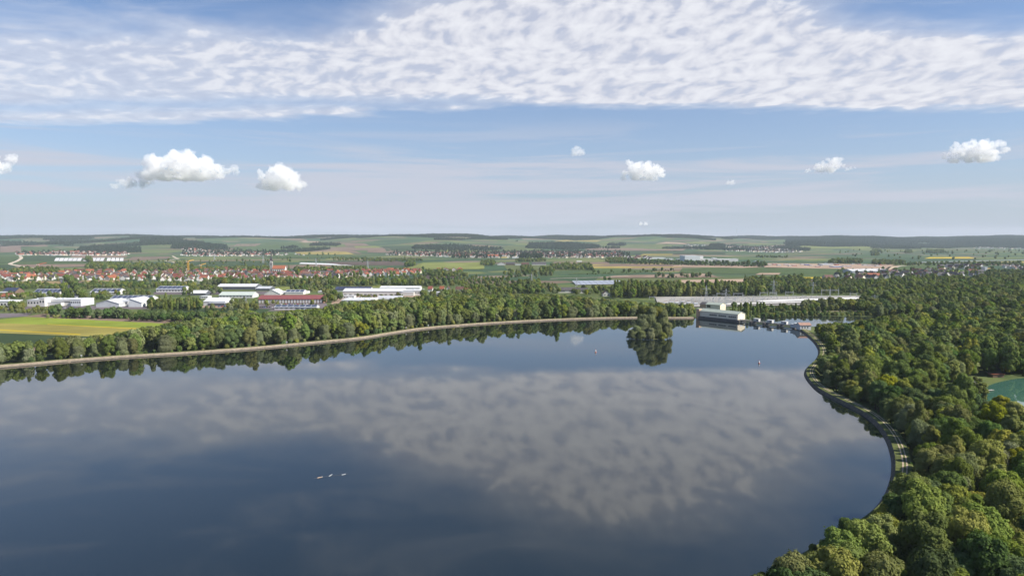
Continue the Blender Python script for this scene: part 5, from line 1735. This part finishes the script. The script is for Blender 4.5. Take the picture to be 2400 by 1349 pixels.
# tower cranes in the village
for (a, r, top, jib, lab) in [(441.5, 641, 612, 0, 'yellow tower crane mast rising from the red roofs'), (471, 636, 620.5, 6, 'small yellow crane behind the red roofs'), (91, 636, 619, 0, 'thin red crane mast at the left end of the village')]:
    c = gp(a, r)
    hh = (r - top) * c.y / F
    e = empty('tower_crane', (c.x, c.y, GZ))
    tag(e, lab, 'crane')
    m_ = MB()
    s_ = 1.6 if a > 430 and a < 450 else .5
    for u in (-1, 1):
        for v in (-1, 1):
            m_.bar((u * s_, v * s_, 0), (u * s_, v * s_, hh), .3)
    for i in range(int(hh / 4)):
        z = i * 4
        for v in (-1, 1):
            m_.bar((-s_, v * s_, z), (s_, v * s_, z + 4), .2)
            m_.bar((v * s_, s_, z), (v * s_, -s_, z + 4), .2)
    mm = M_['redp'] if a < 100 else M_['crane']
    m_.build('mast', mm, e)
    j_ = MB()
    j_.bar((0, 3, hh), (0, 34, hh + 3), .5)
    j_.bar((0, 3, hh + 1.4), (0, 34, hh + 3.4), .3)
    j_.bar((0, 0, hh), (0, -10, hh), .5)
    if jib:
        j_.bar((-2, 0, hh), (-14, 0, hh - 3), .5)
    j_.build('jib', mm, e)
    MB().box(-1, 1, -10.5, -8, hh - 2, hh + .2).build('counterweight', M_['concrete'], e)
    MB().box(-1.1, 1.1, -1, 1, hh - 2.6, hh - .3).build('cab', M_['white'], e)


# ------------------------------------------------------------------ power station and weir
A0, A1, A2 = gp(1640, 745.5, 0), gp(1729, 755, 0), gp(1866, 769.5, 0)
ax = (A1 - A0).normalized()
rz = math.atan2(ax.y, ax.x)
Lp = (A1 - A0).length
e = empty('power_station', (A0.x, A0.y, 0), rz)
tag(e, 'long cream power station with grey-green roof standing in the lake', 'power station')
dep, hz, rise = 14.0, 8.6, 2.4
footprint(A0, rz, -4, Lp, -2, dep + 2)
wl = MB()
wl.prism([(0, 2.2), (dep, 2.2), (dep, hz - .02), (dep / 2, hz + rise - .02), (0, hz - .02)], 'x', 0, Lp)
wl.build('wall', M_['cream'], e)
rf = MB()
roof_gable(rf, 0, Lp, 0, dep, hz, hz + rise, 'x', .6, .35)
rf.build('roof', M_['r_copper'], e)
MB().box(-1, Lp + .8, -1.4, dep + 1, -3, 2.2 - .003).build('concrete_base', M_['dconcrete'], e)
wm_ = MB().box(-1.0, 1.0, -.1, .04, 4.6, 6.0).mesh('window')
wm_.materials.append(M_['glass'])
for g0 in (.36, .60, .86):
    for j in range(4):
        link('window', wm_, None, e).location = (Lp * g0 + j * 2.5 - 3.7, 0, 0)
MB().box(-.0, Lp - .0, -1.45, -.02, 2.2, 2.6).build('walkway', M_['dconcrete'], e)
gd = MB().box(Lp - .02, Lp + .12, 4.5, 9.5, 2.2, 5.2).build('door', M_['pale'], e)
tw = MB().box(-4.2, -.01, -1.2, 5.5, -1, 10.6).build('stair_tower', M_['salmon'], e)
MB().box(-4.5, -.01, -1.5, 5.8, 10.603, 11.0).build('tower_roof', M_['r_copper'], e)
rk = MB()
for i in range(12):
    rk.box(Lp * (i + .3) / 12, Lp * (i + .36) / 12, -1.6, -1.41, -1, 2.3)
rk.build('trash_rack', M_['dark'], e)

c = gp(1681, 729.5)
e = empty('transformer_hall', (c.x, c.y, GZ), rz + math.radians(8))
e.scale = (1, 1, .82)
tag(e, 'cream gabled transformer hall behind the power station roof', 'hall')
footprint(c, rz, -26, 6, -2, 22)
wl, rf = MB(), MB()
wall_gable(wl, -16, 4, 0, 15, 10.2, 12.8, 'x')
wl.build('wall', M_['cream'], e)
roof_gable(rf, -16, 4, 0, 15, 10.2, 12.8, 'x', .5, .3)
rf.build('roof', M_['r_copper'], e)
wl, rf = MB(), MB()
wall_gable(wl, -25, -16.02, 1, 14, 9.4, 12.4, 'x')
wl.build('rear_wall', M_['salmon'], e)
roof_gable(rf, -25, -16.7, 1, 14, 9.4, 12.4, 'x', .5, .3)
rf.build('rear_roof', M_['r_dark'], e)
MB().box(-14.5, -9.5, -.08, .03, 5.5, 9.2).build('window', M_['glass'], e)
for i in range(4):
    MB().box(4.0, 4.1, 2.2 + i * 3.2, 3.2 + i * 3.2, 3, 8.6).build('window', mat('bleached_glass', (0.62, 0.54, 0.38), .6, .4), e)

# weir with hoist cabins
ax2 = (A2 - A1).normalized()
rz2 = math.atan2(ax2.y, ax2.x)
L2 = (A2 - A1).length
e = empty('weir', (A1.x, A1.y, 0), rz2)
tag(e, 'low dark weir with white hoist cabins across the lake outlet', 'weir')
footprint(A1, rz2, 0, L2, -3, 10)
piers = [0.02, .25, .48, .72, .97]
pmh = MB().box(-1.4, 1.4, -2.2, 7.5, -3, 2.6).mesh('pier')
pmh.materials.append(M_['dconcrete'])
for u in piers:
    link('pier', pmh, None, e).location = (u * L2, 0, 0)
MB().box(0, L2, 1.5, 5.5, 2.0, 2.75).build('bridge_deck', M_['dconcrete'], e)
rl = MB()
for y in (1.6, 5.4):
    rl.box(0, L2, y - .06, y + .06, 3.7, 3.82)
    for i in range(26):
        rl.box(L2 * i / 25 - .05, L2 * i / 25 + .05, y - .05, y + .05, 2.75, 3.75)
rl.build('railing', M_['steel'], e)
for i in range(4):
    a, b = piers[i] * L2 + 1.42, piers[i + 1] * L2 - 1.42
    MB().box(a, b, .2, .8, -2, .75).build('gate', M_['concrete'], e)
    MB().box(a, b, -1.1, -.5, 1.5, 2.1).build('gate_beam', M_['dark'], e)
for u in piers[1:4]:
    cb = MB().box(u * L2 + 1.2, u * L2 + 7.2, 1.7, 5.2, 2.76, 5.6).build('hoist_cabin', M_['white'], e)
    MB().box(u * L2 + 1.0, u * L2 + 7.4, 1.5, 5.4, 5.603, 5.85).build('roof', M_['r_white'], cb)
    MB().box(u * L2 + 4.6, u * L2 + 6.6, 1.62, 1.71, 3.5, 5.0).build('window', M_['glass'], cb)
    MB().bar((u * L2, -1.8, 2.5), (u * L2, -1.8, 8.5), .09).build('lamp_post', M_['steel'], e)
# small buildings at the end of the weir
c = gp(1866, 767.5, 1.6)
e = empty('valve_house', (c.x, c.y, 1.5), rz2)
tag(e, 'small white cube building at the right end of the weir', 'building')
footprint(c, rz2, -5, 6, -2, 8)
MB().box(-2.8, 2.8, 0, 4.5, -.3, 4.0).build('wall', M_['white'], e)
MB().box(-3, 3, -.2, 4.7, 4.003, 4.3).build('roof', M_['r_white'], e)
MB().box(-6.5, -2.81, .6, 4.2, -.3, 3.4).build('dark_annex', M_['grey'], e)
c = gp(1888, 771, 1.6)
e = empty('weir_keepers_house', (c.x, c.y, 1.0), math.radians(4))
tag(e, 'low house with red-brown roof beside the dike end', 'house')
footprint(c, 0, -8, 8, -14, 9)
wl, rf = MB(), MB()
wall_gable(wl, -5.6, 5.6, 0, 8, 4.6, 6.6, 'x')
wl.build('wall', M_['grey'], e)
roof_gable(rf, -5.6, 5.6, 0, 8, 4.6, 6.6, 'x', .5, .25)
rf.build('roof', mat('roof_faded_red', (0.30, 0.19, 0.15), .85, .2, .15, .4), e)
for i in range(3):
    MB().box(-4 + i * 2.8, -2.8 + i * 2.8, -.06, .03, 1.6, 3.0).build('window', M_['glass'], e)
FOOT.append([tuple(gp(a, b)[:2]) for a, b in [(1850, 800), (1850, 765), (1925, 765), (1930, 778), (1912, 796)]])

# ------------------------------------------------------------------ switchyard
field([(1545, 722), (1535, 697), (2035, 694), (2035, 714)], 'grit', 'pale grey ground of the switchyard', 'yard_ground', 'ground')
gravel_y = mat('yard_gravel', (0.70, 0.69, 0.67), .9, .2, .1, .2)
for pix, lab in [([(1540, 705.5), (1542, 702), (1712, 695.2), (1722, 697.2)], 'white gravel strip at the back of the switchyard'),
                 ([(1640, 713.5), (1612, 709.5), (1790, 702.5), (1800, 706.5)], 'white gravel bed in the middle of the switchyard')]:
    o = field(pix, 'foil', lab, 'gravel_bed', 'gravel', off=.45)
    o.data.materials.clear()
    o.data.materials.append(gravel_y)
for (xa, ra, xb, rb, lab, h0) in [(1660, 714.2, 2030, 703.0, 'long low white roof on posts at the front of the switchyard', 3.2), (1790, 707.0, 2022, 699.0, 'long low white roof on posts at the back of the switchyard', 3.4)]:
    a, b = gp(xa, ra, GZ + h0), gp(xb, rb, GZ + h0)
    d_ = (b - a)
    L_ = Vector((d_.x, d_.y)).length
    e = empty('switchyard_roof', (a.x, a.y, GZ), math.atan2(d_.y, d_.x))
    tag(e, lab, 'roof')
    wdt = 7 if h0 < 3.3 else 16
    n = int(L_ / 14)
    for i in range(n):
        MB().box(L_ * i / n + .15, L_ * (i + 1) / n - .15, 0, wdt, h0, h0 + .35).build('roof_panel', gravel_y, e)
    pst = MB().box(-.18, .18, -.18, .18, -.3, h0).mesh('post')
    pst.materials.append(M_['concrete'])
    for i in range(n + 1):
        for y in (.5, wdt - .5):
            link('post', pst, None, e).location = (L_ * i / n, y, 0)


def gantry(x, r, wpx, hpx, lab):
    c = gp(x, r)
    k = c.y / F
    w, h = wpx * k, hpx * k
    e = empty('gantry', (c.x, c.y, GZ), .05)
    tag(e, lab, 'gantry', 'steel gantries of the switchyard')
    for s in (-1, 1):
        m_ = MB()
        for u in (-.6, .6):
            m_.bar((s * w / 2 + u, 0, 0), (s * w / 2 + u * .4, 0, h), .16)
        n = int(h / 2.4)
        for i in range(n):
            m_.bar((s * w / 2 - .6, 0, i * h / n), (s * w / 2 + .6, 0, (i + 1) * h / n), .1)
        m_.bar((s * w / 2, 0, h), (s * w / 2, 0, h * 1.22), .12, .04)
        m_.build('mast', M_['steel'], e)
    m_ = MB()
    for z in (h * .82, h * .92):
        m_.bar((-w / 2, 0, z), (w / 2, 0, z), .16)
    n = max(4, int(w / 2.5))
    for i in range(n):
        m_.bar((-w / 2 + i * w / n, 0, h * .82), (-w / 2 + (i + 1) * w / n, 0, h * .92), .1)
    m_.build('crossbeam', M_['steel'], e)


gi = 0
for x, r, w, hh in [(1528, 703, 12, 9), (1690, 697, 20, 11), (1730, 697, 22, 11), (1790, 696, 18, 12), (1812, 697, 16, 13), (1850, 696, 18, 13), (1935, 697, 20, 20), (1955, 697, 20, 20), (1640, 716, 14, 9), (1700, 712, 16, 10), (1755, 709, 18, 11), (1780, 712, 16, 12), (2000, 700, 16, 14)]:
    gi += 1
    gantry(x, r, w, hh, 'grey lattice gantry in the switchyard, %s in the row' % ORD[gi - 1])
sgm = MB()
for q_ in scatter(pxpoly([(1560, 716), (1575, 704), (1740, 697), (1900, 699), (1990, 700), (1640, 716)]), 9.0):
    hgt_ = RNG.uniform(2.5, 6.5)
    sgm.bar((q_[0], q_[1], GZ - .2), (q_[0], q_[1], GZ + hgt_), .22, .16)
    if RNG.random() < .5:
        a_ = RNG.choice([.05, 1.6])
        sgm.bar((q_[0] - 2.6 * math.cos(a_), q_[1] - 2.6 * math.sin(a_), GZ + hgt_), (q_[0] + 2.6 * math.cos(a_), q_[1] + 2.6 * math.sin(a_), GZ + hgt_), .18)
    if RNG.random() < .3:
        sgm.box(q_[0] - 1, q_[0] + 1, q_[1] + 1.2, q_[1] + 2.4, GZ - .2, GZ + 2.2)
tag(sgm.build('switchgear', M_['steel']), 'crowded grey insulator posts and cabinets between the gravel beds', 'switchgear', kind='stuff')
# transformers
for i, (x, r) in enumerate([(1572, 713), (1586, 714), (1600, 712), (1614, 714), (1560, 715), (1602, 718), (1630, 716)]):
    c = gp(x, r)
    e = empty('transformer', (c.x, c.y, GZ), .1)
    tag(e, 'grey ribbed transformer in the switchyard, %s from the left' % ORD[i], 'transformer', 'transformers in the switchyard')
    MB().box(-2.6, 2.6, -1.8, 1.8, 0, 4.2).build('tank', M_['pale'], e)
    fn = MB()
    for j in range(6):
        fn.box(-2.5 + j * .9, -2.1 + j * .9, -2.5, -1.81, .6, 3.6)
    fn.build('radiator', M_['grey'], e)
    for j in (-1.5, 0, 1.5):
        MB().bar((j, 0, 4.2), (j * 1.2, 0, 6.6), .22, .1, 6).build('bushing', M_['brick'], e)


def pylon(x, r, top, lab, arms=2, half=7.0):
    c = hit(x, r)
    h = (r - top) * c.y / F
    e = empty('electricity_pylon', c, random.uniform(-.2, .2))
    tag(e, lab, 'pylon', 'electricity pylons')
    bw = max(1.2, h * .09)
    t_ = max(.12, c.y / 9000)
    m_ = MB()
    for u in (-1, 1):
        for v in (-1, 1):
            m_.bar((u * bw, v * bw, -.3), (u * .3, v * .3, h), t_ * 1.2, t_)
    n = 8
    for i in range(n):
        z0, z1 = h * i / n, h * (i + 1) / n
        a, b = bw + (.3 - bw) * i / n, bw + (.3 - bw) * (i + 1) / n
        for v in (-1, 1):
            m_.bar((-a, v * a, z0), (b, v * b, z1), t_ * .6)
            m_.bar((a, v * a, z0), (-b, v * b, z1), t_ * .6)
    m_.build('mast', M_['steel'], e)
    for j in range(arms):
        z = h * (.72 + .16 * j)
        hw = half * (1 - .25 * j)
        a_ = MB()
        a_.bar((-hw, 0, z), (hw, 0, z), t_)
        a_.bar((-hw, 0, z), (0, 0, z + h * .06), t_ * .7)
        a_.bar((hw, 0, z), (0, 0, z + h * .06), t_ * .7)
        a_.build('crossarm', M_['steel'], e)


for x, r, top, lab, ar in [(466, 674, 645, 'lattice pylon behind the white halls near the red roofs', 2), (577, 720, 690, 'lattice pylon among trees left of the maroon roof', 2), (1246, 672, 641, 'lattice pylon above the forest in the middle', 2),
                           (1351, 684, 651, 'lattice pylon beside the solar sheet', 2), (1655, 700, 668, 'broad armed pylon behind the switchyard', 1), (1701, 726, 676, 'tall pylon behind the power station', 2), (1813, 694, 656, 'pylon behind the switchyard at the tree belt', 2),
                           (2049, 726, 690, 'broad armed pylon in the trees right of the switchyard', 2), (2185, 712, 689, 'pylon rising from the far right forest', 1), (741, 629, 605, 'thin pylon on the plain by the white foil', 2), (862, 632, 611, 'thin pylon on the plain by the dark field', 2),
                           (503, 612, 595, 'faint pylon on the plain left of the church', 2), (617, 616, 598, 'faint pylon just left of the church spire', 2), (1905, 690, 660, 'pylon at the edge of the right forest', 2)]:
    pylon(x, r, top, lab, ar)

# wind turbine on the ridge
c = hit(1726, 556.5)
e = empty('wind_turbine', (c.x, c.y, c.z - 1))
tag(e, 'lone wind turbine standing on the far ridge', 'wind turbine')
hh = (c.z < 400) and (HC + (HR - 537) / F * c.y - c.z)
hh = max(60, min(hh, 150))
MB().bar((0, 0, 0), (0, 0, hh), 2.6, 1.6, 8).build('tower', M_['pale'], e)
MB().box(-2, 2, -5, 5, hh, hh + 4).build('nacelle', M_['white'], e)
for i in range(3):
    th = math.radians(75 + 120 * i)
    MB().bar((0, -5.5, hh + 2), (34 * math.cos(th), -5.5, hh + 2 + 34 * math.sin(th)), 1.7, .5, 4).build('blade', M_['white'], e)

# ------------------------------------------------------------------ small things on and by the water
def buoy(px, py, label):
    c = gp(px, py, 0)
    e = empty('buoy', (c.x, c.y, 0))
    tag(e, label, 'buoy', 'navigation buoys on the lake')
    b = MB()
    b.bar((0, 0, -.4), (0, 0, .35), .75, .75, 10)
    b.build('float', M_['redp'], e)
    MB().bar((0, 0, .35), (0, 0, 1.9), .5, .34, 8).build('body', M_['white'], e)
    MB().bar((0, 0, 1.9), (0, 0, 2.4), .2, .06, 6).build('topmark', M_['redp'], e)


buoy(1396, 825, 'white buoy left of the islet on open water')
buoy(1779, 851, 'white buoy in front of the weir')
for i, (a, b, c_, d_, lab) in enumerate([(744, 1119, 755, 1116.5, 'orange and white float at the left end of the floating line'), (771, 1115, 778, 1111, 'white float in the middle of the floating line'), (801, 1112, 809, 1110, 'white float at the right end of the floating line')]):
    p, q_ = gp(a, b, .1), gp(c_, d_, .1)
    e = empty('float_tube', ((p.x + q_.x) / 2, (p.y + q_.y) / 2, 0))
    tag(e, lab, 'float', 'floats on a line in the lake')
    o = Vector(((p.x + q_.x) / 2, (p.y + q_.y) / 2, 0))
    MB().bar(p - o, q_ - o, .10, .08, 8).build('tube', mat('float_wood', (0.62, 0.45, 0.33), .8, .2) if i == 0 else M_['grey'], e)
    MB().bar(q_ - o, q_ - o + (q_ - p).normalized() * .3, .08, .03, 8).build('tip', M_['grey'], e)
rp = MB()
pp = [gp(a, b, .03) for a, b in [(735, 1121), (748, 1118), (774, 1114.5), (790, 1113), (806, 1111), (816, 1110)]]
for a, b in zip(pp, pp[1:]):
    rp.bar(a, b, .025)
tag(rp.build('float_line', M_['dconcrete']), 'thin line joining the three floats on the lake', 'rope')
# little signs on the far bank path
sg = 0
for x, y in [(191, 838), (672, 806), (952, 771), (1004, 766), (1254, 746.5)]:
    sg += 1
    c = gp(x, y, 1.7)
    e = empty('distance_sign', (c.x, c.y, 1.6))
    tag(e, 'small white sign on the far bank path, %s from the left' % ORD[sg - 1], 'sign', 'white signs along the bank path')
    MB().bar((0, 0, 0), (0, 0, 2.2), .07).build('post', M_['steel'], e)
    MB().box(-.6, .6, -.1, -.02, 1.3, 2.4).build('plate', M_['white'], e)

# cottage and shore things by the pond
c = gp(2262, 908)
e = empty('cottage', (c.x, c.y, GZ), .4)
tag(e, 'dark timber cottage with pale terrace roof beside the pond', 'cottage')
footprint(c, .4, -8, 8, -8, 8)
wl, rf = MB(), MB()
wall_gable(wl, -4.5, 4.5, -3.5, 3.5, 3.0, 5.0, 'x')
wl.build('wall', M_['timber'], e)
roof_gable(rf, -4.5, 4.5, -3.5, 3.5, 3.0, 5.0, 'x', .6, .25)
rf.build('roof', M_['r_dark'], e)
MB().box(-8.5, -4.7, -4, 2, 2.4, 2.55).build('terrace_roof', M_['pale'], e)
for x in (-8.3, -4.95):
    for y in (-3.8, 1.8):
        MB().box(x - .1, x + .1, y - .1, y + .1, -.2, 2.4).build('terrace_post', M_['white'], e)
MB().box(-1, 1, -3.56, -3.47, .8, 2.2).build('window', M_['glass'], e)
c = gp(2340, 884)
e = empty('garden_shed', (c.x, c.y, GZ), .1)
tag(e, 'low shed with red-orange roof above the pond shore', 'shed')
footprint(c, .1, -7, 7, -9, 6)
MB().box(-4, 4, 0, 4, -.2, 2.0).build('wall', M_['timber'], e)
MB().box(-4.4, 4.4, -.4, 4.4, 2.003, 2.25).build('roof', M_['r_orange'], e)
c = gp(2318, 916)
e = empty('jetty', (c.x, c.y, GZ), .3)
tag(e, 'small weathered wooden jetty at the pond shore', 'jetty')
for i in range(8):
    MB().box(-1 + i * .55, -1 + i * .55 + .48, -.8, .8, .55, .65).build('plank', M_['concrete'], e)
for x in (-.8, 1.2, 3.2):
    for y in (-.7, .7):
        MB().bar((x, y, -.4), (x, y, .55), .1).build('post', M_['timber'], e)
# ------------------------------------------------------------------ set out the trees
tp_ = np.array([(a[0], a[1]) for a in TREES])
blocked = np.zeros(len(TREES), bool)
for f_ in FOOT:
    fa = np.array(f_)
    lo, hi = fa.min(0), fa.max(0)
    c_ = (tp_[:, 0] > lo[0]) & (tp_[:, 0] < hi[0]) & (tp_[:, 1] > lo[1]) & (tp_[:, 1] < hi[1])
    ix = np.where(c_)[0]
    if len(ix):
        blocked[ix] |= inpoly(tp_[ix], f_)
TREES = [a for a, b in zip(TREES, blocked) if not b]


def apparent(a):
    x, y, z, k, s, zs, r, zone = a
    d = math.hypot(x, y)
    px, py = CX + x / max(y, 1) * F, HR + (HC - z - 8) / max(y, 1) * F
    if y < 60 or px < -40 or px > 2440 or py > 1480:
        return 0
    f = {'right': 1.0, 'right_edge': 1.1, 'shore': 1.35, 'scrub': .9, 'pond': .8, 'shore_scrub': .2}.get(zone, .6)
    if isinstance(zone, tuple):
        f = 5
    return f * SPEC[k][1] * s / d


order = sorted(range(len(TREES)), key=lambda i: -apparent(TREES[i]))
single, mass = [], []
bushes = trees_ = 0
for i in order:
    a = TREES[i]
    v = apparent(a)
    if v > 0 and a[3].startswith('bush') and bushes < 90 and v > .012:
        bushes += 1
        single.append(a)
    elif v > 0 and not a[3].startswith('bush') and trees_ < 300:
        trees_ += 1
        single.append(a)
    else:
        mass.append(a)

WHERE = {'right': 'forest right of the dike', 'right_edge': 'front row beside dike path', 'shore': 'front row of far lake bank', 'scrub': 'near dike by bottom edge',
         'pond': 'around turquoise pond', 'left': 'wood behind far bank', 'shore_scrub': 'foot of far bank trees', 'hedge': 'dark hedge by fields', 'mid': 'among halls and meadows', 'avenue': 'avenue to village'}
bucket = {}
for a in single:
    bucket.setdefault((KIND_WORD[a[3]], a[7]), []).append(a)
for (kw, zone), lst in bucket.items():
    fromleft = zone in ('shore', 'shore_scrub', 'left')
    lst.sort(key=(lambda a: a[0] / a[1]) if fromleft else (lambda a: a[1]))
    for i, (x, y, z, k, s, zs, r, zn) in enumerate(lst):
        e = empty(NAME_WORD[k], (x, y, z), r)
        e.scale = (s, s, zs)
        if isinstance(zn, tuple):
            tag(e, zn[1], 'bush' if k.startswith('bush') else 'tree', 'trees of the islet')
        else:
            o_ = ORD[i]
            lab = '%s, %s, %s such from %s' % (kw, WHERE.get(zn, 'on the plain'), o_, 'left' if fromleft else 'camera')
            tag(e, lab, 'bush' if k.startswith('bush') else 'tree', ('bushes: ' if k.startswith('bush') else 'trees: ') + WHERE.get(zn, 'on the plain'))
        pr = PROTO[k]
        cm, tm = pr[i % len(pr)]
        link('crown', cm, None, e)
        link('trunk', tm, None, e)


def scatter_object(name, pts, stock, label):
    """pts rows: x y z index sx sz rot"""
    a = np.array(pts, np.float32)
    me = bpy.data.meshes.new(name)
    me.vertices.add(len(a))
    me.vertices.foreach_set('co', np.ascontiguousarray(a[:, :3]).ravel())
    at = me.attributes.new('pick', 'INT', 'POINT')
    at.data.foreach_set('value', a[:, 3].astype(np.int32))
    at = me.attributes.new('size', 'FLOAT_VECTOR', 'POINT')
    at.data.foreach_set('vector', np.ascontiguousarray(a[:, [4, 4, 5]]).ravel())
    at = me.attributes.new('turn', 'FLOAT_VECTOR', 'POINT')
    tn = np.zeros((len(a), 3), np.float32)
    tn[:, 2] = a[:, 6]
    at.data.foreach_set('vector', tn.ravel())
    o = link(name, me)
    ng = bpy.data.node_groups.new(name, 'GeometryNodeTree')
    ng.interface.new_socket('Geometry', in_out='INPUT', socket_type='NodeSocketGeometry')
    ng.interface.new_socket('Geometry', in_out='OUTPUT', socket_type='NodeSocketGeometry')
    N, Lk = ng.nodes, ng.links
    gi_, go_ = N.new('NodeGroupInput'), N.new('NodeGroupOutput')
    ci = N.new('GeometryNodeCollectionInfo')
    ci.inputs['Collection'].default_value = stock
    ci.inputs['Separate Children'].default_value = True
    ci.inputs['Reset Children'].default_value = True
    iop = N.new('GeometryNodeInstanceOnPoints')
    iop.inputs['Pick Instance'].default_value = True

    def attr(nm, typ):
        q_ = N.new('GeometryNodeInputNamedAttribute')
        q_.data_type = typ
        q_.inputs['Name'].default_value = nm
        return q_.outputs['Attribute']
    Lk.new(gi_.outputs[0], iop.inputs['Points'])
    Lk.new(ci.outputs[0], iop.inputs['Instance'])
    Lk.new(attr('pick', 'INT'), iop.inputs['Instance Index'])
    Lk.new(attr('turn', 'FLOAT_VECTOR'), iop.inputs['Rotation'])
    Lk.new(attr('size', 'FLOAT_VECTOR'), iop.inputs['Scale'])
    Lk.new(iop.outputs[0], go_.inputs[0])
    md = o.modifiers.new('scatter', 'NODES')
    md.node_group = ng
    return tag(o, label, 'forest', kind='stuff')


scatter_object('forest', [(x, y, z, KEYS.index(k) + (len(KEYS) if math.hypot(x, y) < 450 else 0), s, zs, r) for x, y, z, k, s, zs, r, zn in mass], STOCK, 'leafy woods, hedges and belts of trees across the valley')

# woods on the hills: the ridge and scattered blocks
fp = []
gxx, gyy = np.meshgrid(np.arange(-8600, 8600, 18.0), np.arange(4000, 11200, 18.0))
q = np.stack([gxx.ravel(), gyy.ravel()], 1) + RNG.uniform(-8, 8, (gxx.size, 2))
q = q[np.abs(q[:, 0]) < q[:, 1] * .80]
s_ = hill_start(q[:, 0])
tt = (q[:, 1] - s_) / 4100
X, Y = q[:, 0], q[:, 1]
nz_ = (np.sin(X / 610 + Y / 500 + .7) + np.sin(X / 280 - Y / 390 + 2.1) + .7 * np.sin(X / 143 + Y / 210) + .5 * np.sin(X / 83 - Y / 120 + 1)) / 3.2
ridge = (tt > .84 - .16 * nz_) & (tt < 1.12)
blocks = (nz_ > .52 + .12 * sm(0, 1, (.5 - tt) * 2)) & (tt > .2) & (tt <= .9)
leftw = (X / Y < -.45) & (tt > .35) & (nz_ > .12)
rightw = (X / Y > .40) & (tt > .22) & (nz_ > -.55)
q = q[ridge | blocks | leftw | rightw]
zz = T(q[:, 0], q[:, 1])
# explicit woods seen on the slopes
ex = []
for pix, s in [([(180, 590), (190, 580), (330, 583), (330, 592)], 19), ([(400, 583), (410, 574), (530, 576), (535, 585)], 18), ([(0, 578), (0, 566), (180, 570), (170, 577)], 24), ([(725, 577), (735, 572), (800, 574), (790, 577)], 17),
               ([(965, 584), (970, 577), (1090, 577), (1180, 584), (1160, 588)], 21), ([(1230, 582), (1240, 571), (1330, 572), (1410, 582), (1330, 586)], 20), ([(1660, 583), (1665, 573), (1700, 574), (1700, 586)], 21),
               ([(1820, 583), (1825, 577), (1900, 584), (1895, 588)], 21), ([(2040, 582), (2045, 577), (2160, 580), (2160, 584)], 23), ([(1880, 574), (1880, 570), (2440, 574), (2440, 582), (2200, 580)], 24), ([(1550, 583), (1560, 580), (1700, 582), (1660, 586)], 26)]:
    ex.append(scatter(pxpoly(pix), s))
# gardens of the far villages
for pix, s in [([(38, 599), (36, 592), (300, 591), (300, 598.5)], 70), ([(425, 600), (425, 578), (640, 590), (660, 600)], 62), ([(905, 600), (930, 591), (1300, 589), (1460, 591), (1480, 604), (1240, 606)], 60), ([(1700, 590), (1705, 576), (1820, 577), (1890, 590)], 60),
               ([(1220, 606), (1222, 600), (1272, 600), (1272, 606)], 22), ([(1060, 606), (1060, 603), (1150, 603), (1150, 606)], 40)]:
    ex.append(scatter(pxpoly(pix), s))
q = np.concatenate([q] + ex)
zz = T(q[:, 0], q[:, 1])
n = len(q)
sc_ = RNG.uniform(.8, 1.25, n)
rows_ = np.c_[q, zz - .5, RNG.integers(0, 3, n), sc_, sc_ * RNG.uniform(.8, 1.1, n), RNG.uniform(0, 6.28, n)]
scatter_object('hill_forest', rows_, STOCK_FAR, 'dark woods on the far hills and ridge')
print('TREES single', len(single), 'mass', len(mass), 'hill', n, 'houses', len(keep_n), len(rest))
